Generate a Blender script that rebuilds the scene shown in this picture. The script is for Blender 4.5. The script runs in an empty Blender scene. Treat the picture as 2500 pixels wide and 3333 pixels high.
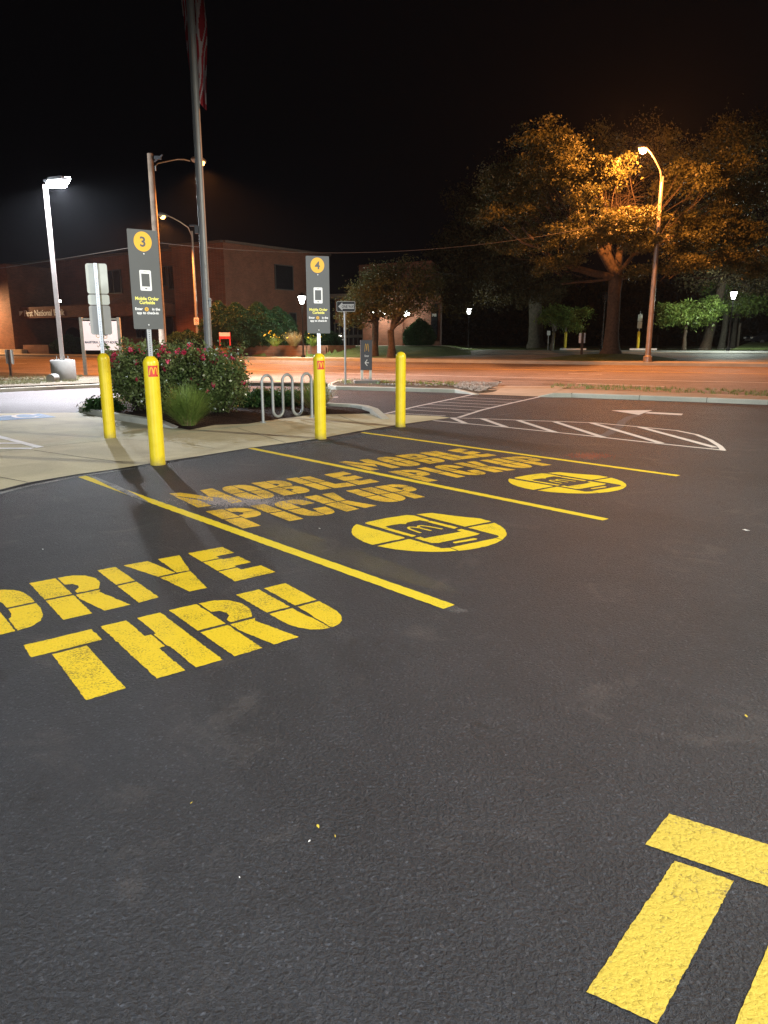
import bpy, bmesh, math, random
import numpy as np
from mathutils import Vector, Matrix
random.seed(7)
RNG = np.random.default_rng(11)
SC = bpy.context.scene
COL = SC.collection
R = math.radians

# ------------------------------------------------------------------ camera
PITCH = 0.2288; FPX = 2362.0; CAMH = 1.5
cd = bpy.data.cameras.new("Camera"); cam = bpy.data.objects.new("Camera", cd); COL.objects.link(cam)
cam.location = (0, 0, CAMH); cam.rotation_euler = (math.pi / 2 - PITCH, 0, 0)
cd.sensor_fit = 'VERTICAL'; cd.sensor_height = 24; cd.lens = FPX / 3333 * 24
cd.clip_end = 1500; cd.clip_start = 0.05
SC.camera = cam

# ------------------------------------------------------------------ world: night sky
w = bpy.data.worlds.new("World"); SC.world = w; w.use_nodes = True
bg = w.node_tree.nodes["Background"]; bg.inputs[0].default_value = (0.0013, 0.0011, 0.0014, 1); bg.inputs[1].default_value = 1.0

# ------------------------------------------------------------------ render
SC.view_settings.view_transform = 'Standard'; SC.view_settings.look = 'None'
SC.view_settings.exposure = 0.0; SC.view_settings.gamma = 1
SC.render.engine = 'CYCLES'
cy = SC.cycles
cy.use_denoising = True; cy.denoiser = 'OPENIMAGEDENOISE'; cy.denoising_input_passes = 'RGB_ALBEDO_NORMAL'; cy.denoising_prefilter = 'NONE'
cy.max_bounces = 5; cy.diffuse_bounces = 2; cy.glossy_bounces = 2; cy.transmission_bounces = 3; cy.transparent_max_bounces = 6
cy.sample_clamp_indirect = 2.0; cy.sample_clamp_direct = 0
cy.caustics_reflective = False; cy.caustics_refractive = False

def lamp(loc, power, color, kind='POINT', size=0.15, aim=None, spot=160, blend=0.4):
    l = bpy.data.lights.new("Lamp", kind); l.energy = power; l.color = color
    if kind in ('POINT', 'SPOT'): l.shadow_soft_size = size
    if kind == 'SPOT': l.spot_size = R(spot); l.spot_blend = blend
    o = bpy.data.objects.new("lamp_light", l); COL.objects.link(o); o.location = loc
    if kind == 'SPOT':
        d = Vector(aim) - Vector(loc); o.rotation_euler = d.to_track_quat('-Z', 'Y').to_euler()
    return o
HPS = (1.0, 0.33, 0.075)
WHITE = (0.93, 0.96, 1.0)
WARM = (1.0, 0.90, 0.70)

# ------------------------------------------------------------------ photo pixel -> place helpers
CP, SP = math.cos(PITCH), math.sin(PITCH)
def ray(px, py):
    a = (px - 1250) / FPX; b = (1666.5 - py) / FPX
    return (a, CP + b * SP, -SP + b * CP)
def at(px, py, Y):
    d = ray(px, py); t = Y / d[1]
    return Vector((d[0] * t, Y, CAMH + d[2] * t))
def atz(px, py, z):
    d = ray(px, py); t = (z - CAMH) / d[2]
    return Vector((d[0] * t, d[1] * t, z))
def S_of(x, y): return 0.5 * x + 0.866 * y
def h(s):
    if s < 21.5: return 0.0
    if s < 40: return 0.035 * (s - 21.5)
    if s < 57: return 0.6475 + 0.018 * (s - 40)
    if s < 80: return 0.9535 + 0.012 * (s - 57)
    return 1.2295
PAD = 1.30
def hl(s):
    if s < 36.9: return h(s) + 0.1
    return min(PAD, 0.64 + (s - 36.9) * 0.078)
def G(px, py, hf=h, off=0.0):
    d = ray(px, py); lo, hi = 0.5, 400.0
    f = lambda t: CAMH + d[2] * t - (hf(S_of(d[0] * t, d[1] * t)) + off)
    for _ in range(60):
        m = (lo + hi) / 2
        if f(m) > 0: lo = m
        else: hi = m
    return Vector((d[0] * lo, d[1] * lo, CAMH + d[2] * lo))
def colS(px, s):
    d = ray(px, 1117); r = d[0] / d[1]; y = s / (0.5 * r + 0.866)
    return (r * y, y)
def ts(t, s):   # street frame -> xy: s away from the lot, t along the street to the right
    return (s * 0.5 + t * 0.866, s * 0.866 - t * 0.5)

# ------------------------------------------------------------------ materials
def new_mat(name):
    m = bpy.data.materials.new(name); m.use_nodes = True
    nt = m.node_tree; b = nt.nodes["Principled BSDF"]
    return m, nt, b
def N(nt, t, **kw):
    n = nt.nodes.new(t)
    for k, v in kw.items():
        if k.startswith('i_'):
            key = k[2:]; key = int(key) if key.isdigit() else key
            n.inputs[key].default_value = v
        else: setattr(n, k, v)
    return n
def L(nt, a, b): nt.links.new(a, b)
def ramp(nt, fac, stops):
    r = nt.nodes.new('ShaderNodeValToRGB'); e = r.color_ramp.elements
    while len(e) < len(stops): e.new(0.5)
    for i, (p, c) in enumerate(stops):
        e[i].position = p; e[i].color = c if len(c) == 4 else (*c, 1)
    L(nt, fac, r.inputs[0]); return r
def world_pos(nt):
    return N(nt, 'ShaderNodeNewGeometry').outputs['Position']
def noise(nt, vec, scale, detail=3, rough=0.55, dist=0):
    n = N(nt, 'ShaderNodeTexNoise'); n.inputs['Scale'].default_value = scale
    n.inputs['Detail'].default_value = detail; n.inputs['Roughness'].default_value = rough; n.inputs['Distortion'].default_value = dist
    L(nt, vec, n.inputs['Vector']); return n.outputs['Fac']
def mixc(nt, fac, a, b, mode='MIX'):
    m = N(nt, 'ShaderNodeMix', data_type='RGBA', blend_type=mode)
    for s, v in ((0, fac), (6, a), (7, b)):
        if hasattr(v, 'is_linked') or hasattr(v, 'links'): L(nt, v, m.inputs[s])
        else: m.inputs[s].default_value = v if s == 0 else ((*v, 1) if len(v) == 3 else v)
    return m.outputs[2]
def plain(name, col, rough=0.6, metal=0.0, var=0.12, scale=6, bump=0.0, bscale=60, spec=0.5):
    m, nt, b = new_mat(name)
    tc = N(nt, 'ShaderNodeTexCoord').outputs['Object']
    n = noise(nt, tc, scale, 4)
    lo = tuple(c * (1 - var) for c in col); hi = tuple(min(1, c * (1 + var)) for c in col)
    r = ramp(nt, n, [(0.3, lo), (0.7, hi)]); L(nt, r.outputs[0], b.inputs['Base Color'])
    b.inputs['Roughness'].default_value = rough; b.inputs['Metallic'].default_value = metal
    b.inputs['Specular IOR Level'].default_value = spec
    if bump:
        bp = N(nt, 'ShaderNodeBump'); bp.inputs['Strength'].default_value = bump; bp.inputs['Distance'].default_value = 0.01
        L(nt, noise(nt, tc, bscale, 3), bp.inputs['Height']); L(nt, bp.outputs[0], b.inputs['Normal'])
    return m
def emis(name, col, strength):
    m, nt, b = new_mat(name)
    b.inputs['Base Color'].default_value = (*col, 1)
    b.inputs['Emission Color'].default_value = (*col, 1); b.inputs['Emission Strength'].default_value = strength
    return m
def asphalt_height(nt, p):
    """sealed crushed stone: crowded bumps with flat tops and small pits between"""
    n1 = noise(nt, p, 68, 4, 0.66, 0.3); r1 = ramp(nt, n1, [(0.36, (0, 0, 0)), (0.47, (.55, .55, .55)), (0.60, (.9, .9, .9)), (0.72, (1, 1, 1))])
    n2 = noise(nt, p, 230, 2, 0.7)
    v = N(nt, 'ShaderNodeTexVoronoi', feature='F1'); v.inputs['Scale'].default_value = 58; L(nt, p, v.inputs['Vector'])
    a = N(nt, 'ShaderNodeMath', operation='MULTIPLY_ADD'); L(nt, n2, a.inputs[0]); a.inputs[1].default_value = 0.45; L(nt, r1.outputs[0], a.inputs[2])
    c = N(nt, 'ShaderNodeMath', operation='MULTIPLY_ADD'); L(nt, v.outputs['Distance'], c.inputs[0]); c.inputs[1].default_value = -0.45; L(nt, a.outputs[0], c.inputs[2])
    return c.outputs[0]
def asphalt(name, base, rough=0.62, bump=0.55, patch=0.35, spec=0.5, bdist=0.009, stains=False, lanes=False):
    m, nt, b = new_mat(name); p = world_pos(nt)
    big = noise(nt, p, 0.45, 5, 0.6, 0.6); mid = noise(nt, p, 2.6, 5, 0.7, 0.3)
    lo = tuple(c * (1 - patch) for c in base); hi = tuple(c * (1 + patch) for c in base)
    r1 = ramp(nt, big, [(0.32, lo), (0.68, hi)])
    r2 = ramp(nt, mid, [(0.3, (0.85, 0.85, 0.85)), (0.72, (1.15, 1.15, 1.15))])
    c = mixc(nt, 1.0, r1.outputs[0], r2.outputs[0], 'MULTIPLY')
    v = N(nt, 'ShaderNodeTexVoronoi', feature='F1'); v.inputs['Scale'].default_value = 130; L(nt, p, v.inputs['Vector'])
    sp = N(nt, 'ShaderNodeSeparateColor'); L(nt, v.outputs['Color'], sp.inputs[0])
    r3 = ramp(nt, sp.outputs[1], [(0.0, (0.78, 0.78, 0.78)), (0.7, (1.0, 1.0, 1.0)), (0.95, (1.18, 1.18, 1.18)), (0.996, (2.4, 2.4, 2.4))])
    c = mixc(nt, 1.0, c, r3.outputs[0], 'MULTIPLY')
    if stains:
        d1 = noise(nt, p, 1.15, 6, 0.72, 1.5); dm = ramp(nt, d1, [(0.56, (0, 0, 0)), (0.70, (1, 1, 1))])      # pale dusty scuffs
        df = N(nt, 'ShaderNodeMath', operation='MULTIPLY'); L(nt, dm.outputs[0], df.inputs[0]); df.inputs[1].default_value = 0.42
        c = mixc(nt, df.outputs[0], c, (0.115, 0.105, 0.10))
        w2 = N(nt, 'ShaderNodeMapping'); w2.inputs['Scale'].default_value = (1, 1, 1); w2.inputs['Location'].default_value = (7.3, 2.1, 0); L(nt, p, w2.inputs[0])
        d2 = noise(nt, w2.outputs[0], 3.4, 5, 0.7, 0.9); om = ramp(nt, d2, [(0.63, (0, 0, 0)), (0.72, (1, 1, 1))])   # oil and damp spots
        of = N(nt, 'ShaderNodeMath', operation='MULTIPLY'); L(nt, om.outputs[0], of.inputs[0]); of.inputs[1].default_value = 0.6
        c = mixc(nt, of.outputs[0], c, (0.014, 0.013, 0.013))
    if lanes:    # wheel paths and streaks that run along the street
        mp = N(nt, 'ShaderNodeMapping'); mp.inputs['Rotation'].default_value = (0, 0, R(30)); mp.inputs['Scale'].default_value = (0.035, 1.0, 1.0); L(nt, p, mp.inputs[0])
        ln_ = ramp(nt, noise(nt, mp.outputs[0], 1.1, 5, 0.7), [(0.34, (0.78, 0.76, 0.74)), (0.5, (1, 1, 1)), (0.68, (1.14, 1.14, 1.14))]); c = mixc(nt, 1.0, c, ln_.outputs[0], 'MULTIPLY')
    L(nt, c, b.inputs['Base Color'])
    b.inputs['Roughness'].default_value = rough
    b.inputs['Specular IOR Level'].default_value = spec
    bp = N(nt, 'ShaderNodeBump'); bp.inputs['Strength'].default_value = bump; bp.inputs['Distance'].default_value = bdist
    L(nt, asphalt_height(nt, p), bp.inputs['Height']); L(nt, bp.outputs[0], b.inputs['Normal'])
    return m
def road_paint(name, col, wear=0.47, worn=(0.045, 0.043, 0.04), dull=0.25, edge=0.07):
    """paint on asphalt: the aggregate shows through where it is worn"""
    m, nt, b = new_mat(name); p = world_pos(nt)
    hgt = asphalt_height(nt, p); big = noise(nt, p, 3.2, 4, 0.65, 0.4); fine = noise(nt, p, 95, 3, 0.7)
    a = N(nt, 'ShaderNodeMath', operation='MULTIPLY_ADD'); L(nt, fine, a.inputs[0]); a.inputs[1].default_value = 0.58
    bm = N(nt, 'ShaderNodeMath', operation='MULTIPLY'); L(nt, big, bm.inputs[0]); bm.inputs[1].default_value = 0.42; L(nt, bm.outputs[0], a.inputs[2])
    mask = ramp(nt, a.outputs[0], [(wear - edge, (0, 0, 0)), (wear + 0.02, (1, 1, 1))])
    duller = tuple(c * (1 - dull) for c in col)
    hm = N(nt, 'ShaderNodeMath', operation='MULTIPLY_ADD'); L(nt, hgt, hm.inputs[0]); hm.inputs[1].default_value = 1.1; L(nt, big, hm.inputs[2])
    rc = ramp(nt, hm.outputs[0], [(0.42, duller), (0.62, tuple(0.5 * (a + b_) for a, b_ in zip(duller, col))), (0.82, col)])
    c = mixc(nt, mask.outputs[0], worn, rc.outputs[0])
    L(nt, c, b.inputs['Base Color']); b.inputs['Roughness'].default_value = 0.68; b.inputs['Specular IOR Level'].default_value = 0.25
    bp = N(nt, 'ShaderNodeBump'); bp.inputs['Strength'].default_value = 0.5; bp.inputs['Distance'].default_value = 0.006
    L(nt, hgt, bp.inputs['Height']); L(nt, bp.outputs[0], b.inputs['Normal'])
    return m
def spray(name, col, amt):
    m, nt, b = new_mat(name); p = world_pos(nt); b.inputs['Base Color'].default_value = (*col, 1); b.inputs['Roughness'].default_value = .8
    tr = N(nt, 'ShaderNodeBsdfTransparent'); mx = N(nt, 'ShaderNodeMixShader'); r = ramp(nt, noise(nt, p, 150, 3, .8), [(0.5, (0, 0, 0)), (0.68, (amt, amt, amt))]); r2 = ramp(nt, noise(nt, p, 2.2, 4, .7), [(0.35, (0, 0, 0)), (0.6, (1, 1, 1))])
    mu = N(nt, 'ShaderNodeMath', operation='MULTIPLY'); L(nt, r.outputs[0], mu.inputs[0]); L(nt, r2.outputs[0], mu.inputs[1])
    L(nt, mu.outputs[0], mx.inputs[0]); L(nt, tr.outputs[0], mx.inputs[1]); L(nt, b.outputs[0], mx.inputs[2]); L(nt, mx.outputs[0], nt.nodes['Material Output'].inputs[0]); return m
def concrete(name, col, rough=0.8, stain=0.25):
    m, nt, b = new_mat(name); p = world_pos(nt)
    big = noise(nt, p, 0.9, 6, 0.62, 0.8); fine = noise(nt, p, 70, 3, 0.6)
    r1 = ramp(nt, big, [(0.33, tuple(c * (1 - stain) for c in col)), (0.6, col), (0.8, tuple(c * 1.12 for c in col))])
    r2 = ramp(nt, fine, [(0.3, (0.86,) * 3), (0.7, (1.1,) * 3)])
    L(nt, mixc(nt, 1.0, r1.outputs[0], r2.outputs[0], 'MULTIPLY'), b.inputs['Base Color'])
    b.inputs['Roughness'].default_value = rough
    bp = N(nt, 'ShaderNodeBump'); bp.inputs['Strength'].default_value = 0.3; bp.inputs['Distance'].default_value = 0.004
    L(nt, noise(nt, p, 55, 4, 0.7), bp.inputs['Height']); L(nt, bp.outputs[0], b.inputs['Normal'])
    return m
def brick(name, c1, c2, mortar, bw=0.22, bh=0.075):
    m, nt, b = new_mat(name)
    tc = N(nt, 'ShaderNodeTexCoord').outputs['Object']; sx = N(nt, 'ShaderNodeSeparateXYZ'); L(nt, tc, sx.inputs[0])
    ad = N(nt, 'ShaderNodeMath', operation='ADD'); L(nt, sx.outputs[0], ad.inputs[0]); L(nt, sx.outputs[1], ad.inputs[1])
    cb = N(nt, 'ShaderNodeCombineXYZ'); L(nt, ad.outputs[0], cb.inputs[0]); L(nt, sx.outputs[2], cb.inputs[1])
    t = N(nt, 'ShaderNodeTexBrick'); t.inputs['Scale'].default_value = 1.0
    t.inputs['Brick Width'].default_value = bw; t.inputs['Row Height'].default_value = bh; t.inputs['Mortar Size'].default_value = 0.008
    t.inputs['Color1'].default_value = (*c1, 1); t.inputs['Color2'].default_value = (*c2, 1); t.inputs['Mortar'].default_value = (*mortar, 1)
    L(nt, cb.outputs[0], t.inputs['Vector'])
    n = noise(nt, tc, 0.7, 5, 0.6); r = ramp(nt, n, [(0.3, (0.75,) * 3), (0.7, (1.15,) * 3)])
    L(nt, mixc(nt, 1.0, t.outputs[0], r.outputs[0], 'MULTIPLY'), b.inputs['Base Color'])
    b.inputs['Roughness'].default_value = 0.85
    bp = N(nt, 'ShaderNodeBump'); bp.inputs['Strength'].default_value = 0.4; bp.inputs['Distance'].default_value = 0.01
    L(nt, t.outputs['Fac'], bp.inputs['Height']); bp.invert = True; L(nt, bp.outputs[0], b.inputs['Normal'])
    return m
def leafmat(name, c1, c2, rough=0.5, scale=1.2):
    m, nt, b = new_mat(name); p = world_pos(nt)
    n = noise(nt, p, scale, 3); f = noise(nt, p, 23, 2)
    r = ramp(nt, n, [(0.35, c1), (0.65, c2)]); r2 = ramp(nt, f, [(0.3, (0.6,) * 3), (0.7, (1.4,) * 3)])
    c = mixc(nt, 1.0, r.outputs[0], r2.outputs[0], 'MULTIPLY')
    L(nt, c, b.inputs['Base Color']); b.inputs['Roughness'].default_value = rough
    tr = N(nt, 'ShaderNodeBsdfTranslucent'); L(nt, c, tr.inputs[0])
    mx = N(nt, 'ShaderNodeMixShader'); mx.inputs[0].default_value = 0.28
    L(nt, b.outputs[0], mx.inputs[1]); L(nt, tr.outputs[0], mx.inputs[2])
    L(nt, mx.outputs[0], nt.nodes['Material Output'].inputs[0])
    return m
def grassmat(name, c1, c2):
    m, nt, b = new_mat(name); p = world_pos(nt)
    n = noise(nt, p, 1.1, 5, 0.65); f = noise(nt, p, 38, 4, 0.75)
    r = ramp(nt, n, [(0.35, c1), (0.65, c2)]); r2 = ramp(nt, f, [(0.3, (0.45,) * 3), (0.7, (1.6,) * 3)])
    L(nt, mixc(nt, 1.0, r.outputs[0], r2.outputs[0], 'MULTIPLY'), b.inputs['Base Color']); b.inputs['Roughness'].default_value = 0.9
    bp = N(nt, 'ShaderNodeBump'); bp.inputs['Strength'].default_value = 1.0; bp.inputs['Distance'].default_value = 0.05
    L(nt, f, bp.inputs['Height']); L(nt, bp.outputs[0], b.inputs['Normal'])
    return m

def sleeve_mat():
    m, nt, b = new_mat('yellow_sleeve'); tc = N(nt, 'ShaderNodeTexCoord').outputs['Object']; sx = N(nt, 'ShaderNodeSeparateXYZ'); L(nt, tc, sx.inputs[0])
    n = noise(nt, tc, 5, 6, .75, .5); n2 = noise(nt, tc, 28, 5, .8, 1.5)
    base = ramp(nt, n, [(0.3, (0.70, 0.53, 0.012)), (0.7, (0.80, 0.63, 0.016))])
    hz_ = N(nt, 'ShaderNodeMath', operation='MULTIPLY_ADD'); L(nt, sx.outputs[2], hz_.inputs[0]); hz_.inputs[1].default_value = -2.4; L(nt, n, hz_.inputs[2])
    dm = ramp(nt, hz_.outputs[0], [(0.18, (0, 0, 0)), (0.55, (.75, .75, .75))]); sc_ = ramp(nt, n2, [(0.66, (0, 0, 0)), (0.72, (.55, .55, .55))])
    ad = N(nt, 'ShaderNodeMath', operation='MAXIMUM'); L(nt, dm.outputs[0], ad.inputs[0]); L(nt, sc_.outputs[0], ad.inputs[1])
    L(nt, mixc(nt, ad.outputs[0], base.outputs[0], (0.20, 0.15, 0.05)), b.inputs['Base Color'])
    rr = ramp(nt, n, [(0.3, (.28,) * 3), (.7, (.45,) * 3)]); L(nt, rr.outputs[0], b.inputs['Roughness'])
    return m
YEL = (0.80, 0.60, 0.02)
MT = dict(
    spray=spray('yellow_overspray', (0.45, 0.36, 0.08), .5), dust=spray('white_overspray', (0.5, 0.5, 0.48), .7),
    lot=asphalt('lot_asphalt', (0.033, 0.036, 0.042), 0.62, 1.0, 0.22, 0.42, 0.015, True),
    drive=asphalt('drive_asphalt', (0.078, 0.078, 0.086), 0.75, 0.4, 0.2),
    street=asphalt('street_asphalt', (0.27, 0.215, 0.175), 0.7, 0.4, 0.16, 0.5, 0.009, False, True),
    farlot=asphalt('far_asphalt', (0.25, 0.25, 0.235), 0.7, 0.4, 0.3),
    pick=road_paint('pickup_paint', (0.72, 0.46, 0.035), 0.49, (0.16, 0.11, 0.035), 0.35, 0.10),
    thru=road_paint('thru_paint', (0.72, 0.515, 0.022), 0.44, (0.16, 0.12, 0.03), 0.32),
    disc=road_paint('disc_paint', (0.76, 0.57, 0.025), 0.405, (0.14, 0.11, 0.03), 0.18),
    line=road_paint('line_paint', (0.74, 0.57, 0.03), 0.39, (0.12, 0.10, 0.03), 0.15),
    near=road_paint('near_paint_lit_tone', (0.58, 0.43, 0.06), 0.43, (0.25, 0.19, 0.06), 0.45),  # same yellow paint as elsewhere; its paler look under the lamps put into the colour
    white=road_paint('white_paint', (0.60, 0.58, 0.56), 0.41, (0.12, 0.11, 0.11), 0.15),
    whiteb=road_paint('fresh_white_paint', (0.80, 0.80, 0.80), 0.37, (0.4, 0.4, 0.38), 0.05),
    blue=road_paint('blue_paint', (0.16, 0.30, 0.52), 0.39, (0.25, 0.25, 0.24), 0.15),
    stline=road_paint('street_line', (0.85, 0.80, 0.72), 0.39, (0.16, 0.15, 0.14), 0.2),
    stline_y=road_paint('street_line_yellow', (0.80, 0.56, 0.14), 0.42, (0.16, 0.15, 0.14), 0.2),
    chalk=road_paint('chalky_paint', (0.28, 0.28, 0.27), 0.52, (0.05, 0.05, 0.05), 0.3),
    conc=concrete('concrete_apron', (0.53, 0.49, 0.315)),
    kerb=concrete('kerb_concrete', (0.52, 0.53, 0.45), 0.85, 0.2),
    walk=concrete('walk_concrete', (0.50, 0.42, 0.31)),
    block=concrete('base_concrete', (0.30, 0.29, 0.27), 0.85, 0.4),
    seam=plain('seam_tar', (0.012, 0.011, 0.010), 0.8),
    tar=plain('crack_tar', (0.03, 0.024, 0.02), 0.5),
    mulch=asphalt('mulch', (0.045, 0.026, 0.018), 0.9, 1.0, 0.5, 0.2, 0.05),
    soil=grassmat('verge_soil', (0.07, 0.065, 0.045), (0.11, 0.10, 0.075)),
    grass=grassmat('lawn_grass', (0.065, 0.11, 0.02), (0.12, 0.16, 0.04)),
    bark=plain('bark', (0.075, 0.055, 0.038), 0.9, 0, 0.4, 9, 1.0, 25),
    barkp=plain('pale_bark', (0.13, 0.115, 0.09), 0.9, 0, 0.35, 5, 1.0, 22),
    oak=leafmat('oak_leaf', (0.060, 0.066, 0.022), (0.135, 0.130, 0.042), 0.5),
    dleaf=leafmat('dark_leaf', (0.045, 0.036, 0.012), (0.085, 0.062, 0.02), 0.8),
    crab=leafmat('small_tree_leaf', (0.05, 0.06, 0.02), (0.10, 0.105, 0.032), 0.5),
    gleaf=leafmat('light_leaf', (0.11, 0.18, 0.035), (0.20, 0.28, 0.06), 0.45),
    conif=leafmat('evergreen', (0.011, 0.045, 0.013), (0.024, 0.075, 0.022), 0.6, 2.5),
    rose=leafmat('rose_leaf', (0.085, 0.135, 0.04), (0.17, 0.21, 0.075), 0.28, 2.0),
    rosebark=plain('rose_stem', (0.05, 0.04, 0.025), 0.8),
    petal=leafmat('rose_petal', (0.52, 0.018, 0.07), (0.80, 0.11, 0.21), 0.5, 5),
    juni=leafmat('juniper', (0.025, 0.07, 0.015), (0.055, 0.13, 0.03), 0.6, 4),
    blade=leafmat('grass_blade', (0.12, 0.21, 0.04), (0.25, 0.35, 0.08), 0.45, 3),
    straw=leafmat('straw_blade', (0.30, 0.24, 0.12), (0.4, 0.32, 0.16), 0.6, 3),
    dayl=plain('yellow_flower', (0.7, 0.5, 0.03), 0.6),
    yplast=sleeve_mat(),
    galv=plain('galvanised', (0.50, 0.52, 0.52), 0.38, 0.85, 0.12, 14),
    galvd=plain('dull_galvanised', (0.36, 0.38, 0.37), 0.5, 0.45, 0.1, 10),
    alum=plain('sign_back', (0.62, 0.64, 0.56), 0.5, 0.25, 0.07, 7),
    alumg=plain('grey_sign_back', (0.40, 0.40, 0.37), 0.55, 0.2, 0.06, 7),
    sgrey=plain('sign_grey', (0.085, 0.090, 0.085), 0.5, 0, 0.05, 3),
    hole=plain('dark_hole', (0.01, 0.01, 0.01), 0.9),
    sgold=plain('sign_gold', (0.80, 0.43, 0.02), 0.5, 0, 0.03),
    syel=plain('sign_yellow', (0.85, 0.80, 0.16), 0.5, 0, 0.03),
    swhite=plain('sign_white', (0.82, 0.83, 0.80), 0.5, 0, 0.03),
    sred=plain('sticker_red', (0.62, 0.045, 0.025), 0.45, 0, 0.05),
    sblack=plain('sign_black', (0.02, 0.02, 0.022), 0.5, 0, 0.05),
    slate=plain('slate_cabinet', (0.055, 0.060, 0.066), 0.45, 0, 0.06),
    pole=plain('painted_pole', (0.42, 0.38, 0.36), 0.45, 0.3, 0.1, 4),
    poleal=plain('aluminium_pole', (0.30, 0.31, 0.31), 0.5, 0.25, 0.08, 4),
    polebr=plain('lamp_post_steel', (0.45, 0.38, 0.32), 0.42, 0.5, 0.15, 3),
    wood=plain('pole_wood', (0.26, 0.20, 0.15), 0.85, 0, 0.25, 5, 0.6, 20),
    woodd=plain('post_wood', (0.06, 0.045, 0.035), 0.85, 0, 0.3, 8),
    gpost=plain('grey_post', (0.30, 0.29, 0.24), 0.7, 0, 0.15, 8),
    black=plain('black_metal', (0.012, 0.012, 0.012), 0.4, 0.3, 0.1),
    brick=brick('red_brick', (0.22, 0.066, 0.032), (0.15, 0.046, 0.022), (0.20, 0.12, 0.085)),
    brickl=brick('tan_brick', (0.22, 0.09, 0.048), (0.13, 0.055, 0.03), (0.24, 0.17, 0.12)),
    brickw=brick('wall_brick', (0.25, 0.13, 0.085), (0.18, 0.09, 0.06), (0.22, 0.18, 0.14), 0.4, 0.15),
    coping=plain('coping', (0.10, 0.07, 0.055), 0.7),
    glass=plain('dark_glass', (0.012, 0.013, 0.016), 0.12, 0, 0.1),
    frame=plain('window_frame', (0.06, 0.05, 0.045), 0.5),
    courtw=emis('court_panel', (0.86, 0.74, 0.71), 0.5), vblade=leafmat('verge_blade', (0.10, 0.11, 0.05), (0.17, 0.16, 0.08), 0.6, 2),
    navy=plain('navy_letter', (0.03, 0.035, 0.09), 0.6),
    gold=plain('seal_gold', (0.55, 0.40, 0.15), 0.6),
    redp=plain('red_frame', (0.60, 0.03, 0.025), 0.45),
    fred=plain('flag_red', (0.28, 0.010, 0.018), 0.8, 0, 0.15, 3),
    fwhite=plain('flag_white', (0.40, 0.34, 0.35), 0.8, 0, 0.1, 3),
    wire=plain('cable', (0.25, 0.24, 0.22), 0.6), wired=plain('dark_cable', (0.12, 0.11, 0.10), 0.6),
    farp=plain('far_yellow', (0.70, 0.58, 0.02), 0.4),
    e_white=emis('led_lens', (0.95, 0.97, 1.0), 60),
    e_hps=emis('sodium_lens', (1.0, 0.50, 0.13), 8),
    e_lant=emis('lantern_glass', (0.95, 1.0, 0.93), 14), e_dim=emis('hidden_lantern_glass', (0.9, 0.95, 0.9), .25),
    e_wall=emis('wall_lamp_glass', (0.92, 1.0, 0.95), 22),
    e_small=emis('small_lamp', (0.95, 0.92, 0.80), 6),
    carp=plain('car_paint', (0.03, 0.035, 0.05), 0.25, 0.3, 0.05),
    tyre=plain('tyre', (0.01, 0.01, 0.01), 0.9),
    leafy=plain('fallen_leaf_yellow', (0.65, 0.50, 0.06), 0.6),
    rgrit=plain('red_grit', (0.22, 0.07, 0.035), 0.9), ggrit=plain('grey_grit', (0.20, 0.17, 0.16), 0.9),
    stone=plain('pebble', (0.36, 0.33, 0.28), 0.85, 0, 0.45, 3),
)

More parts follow.
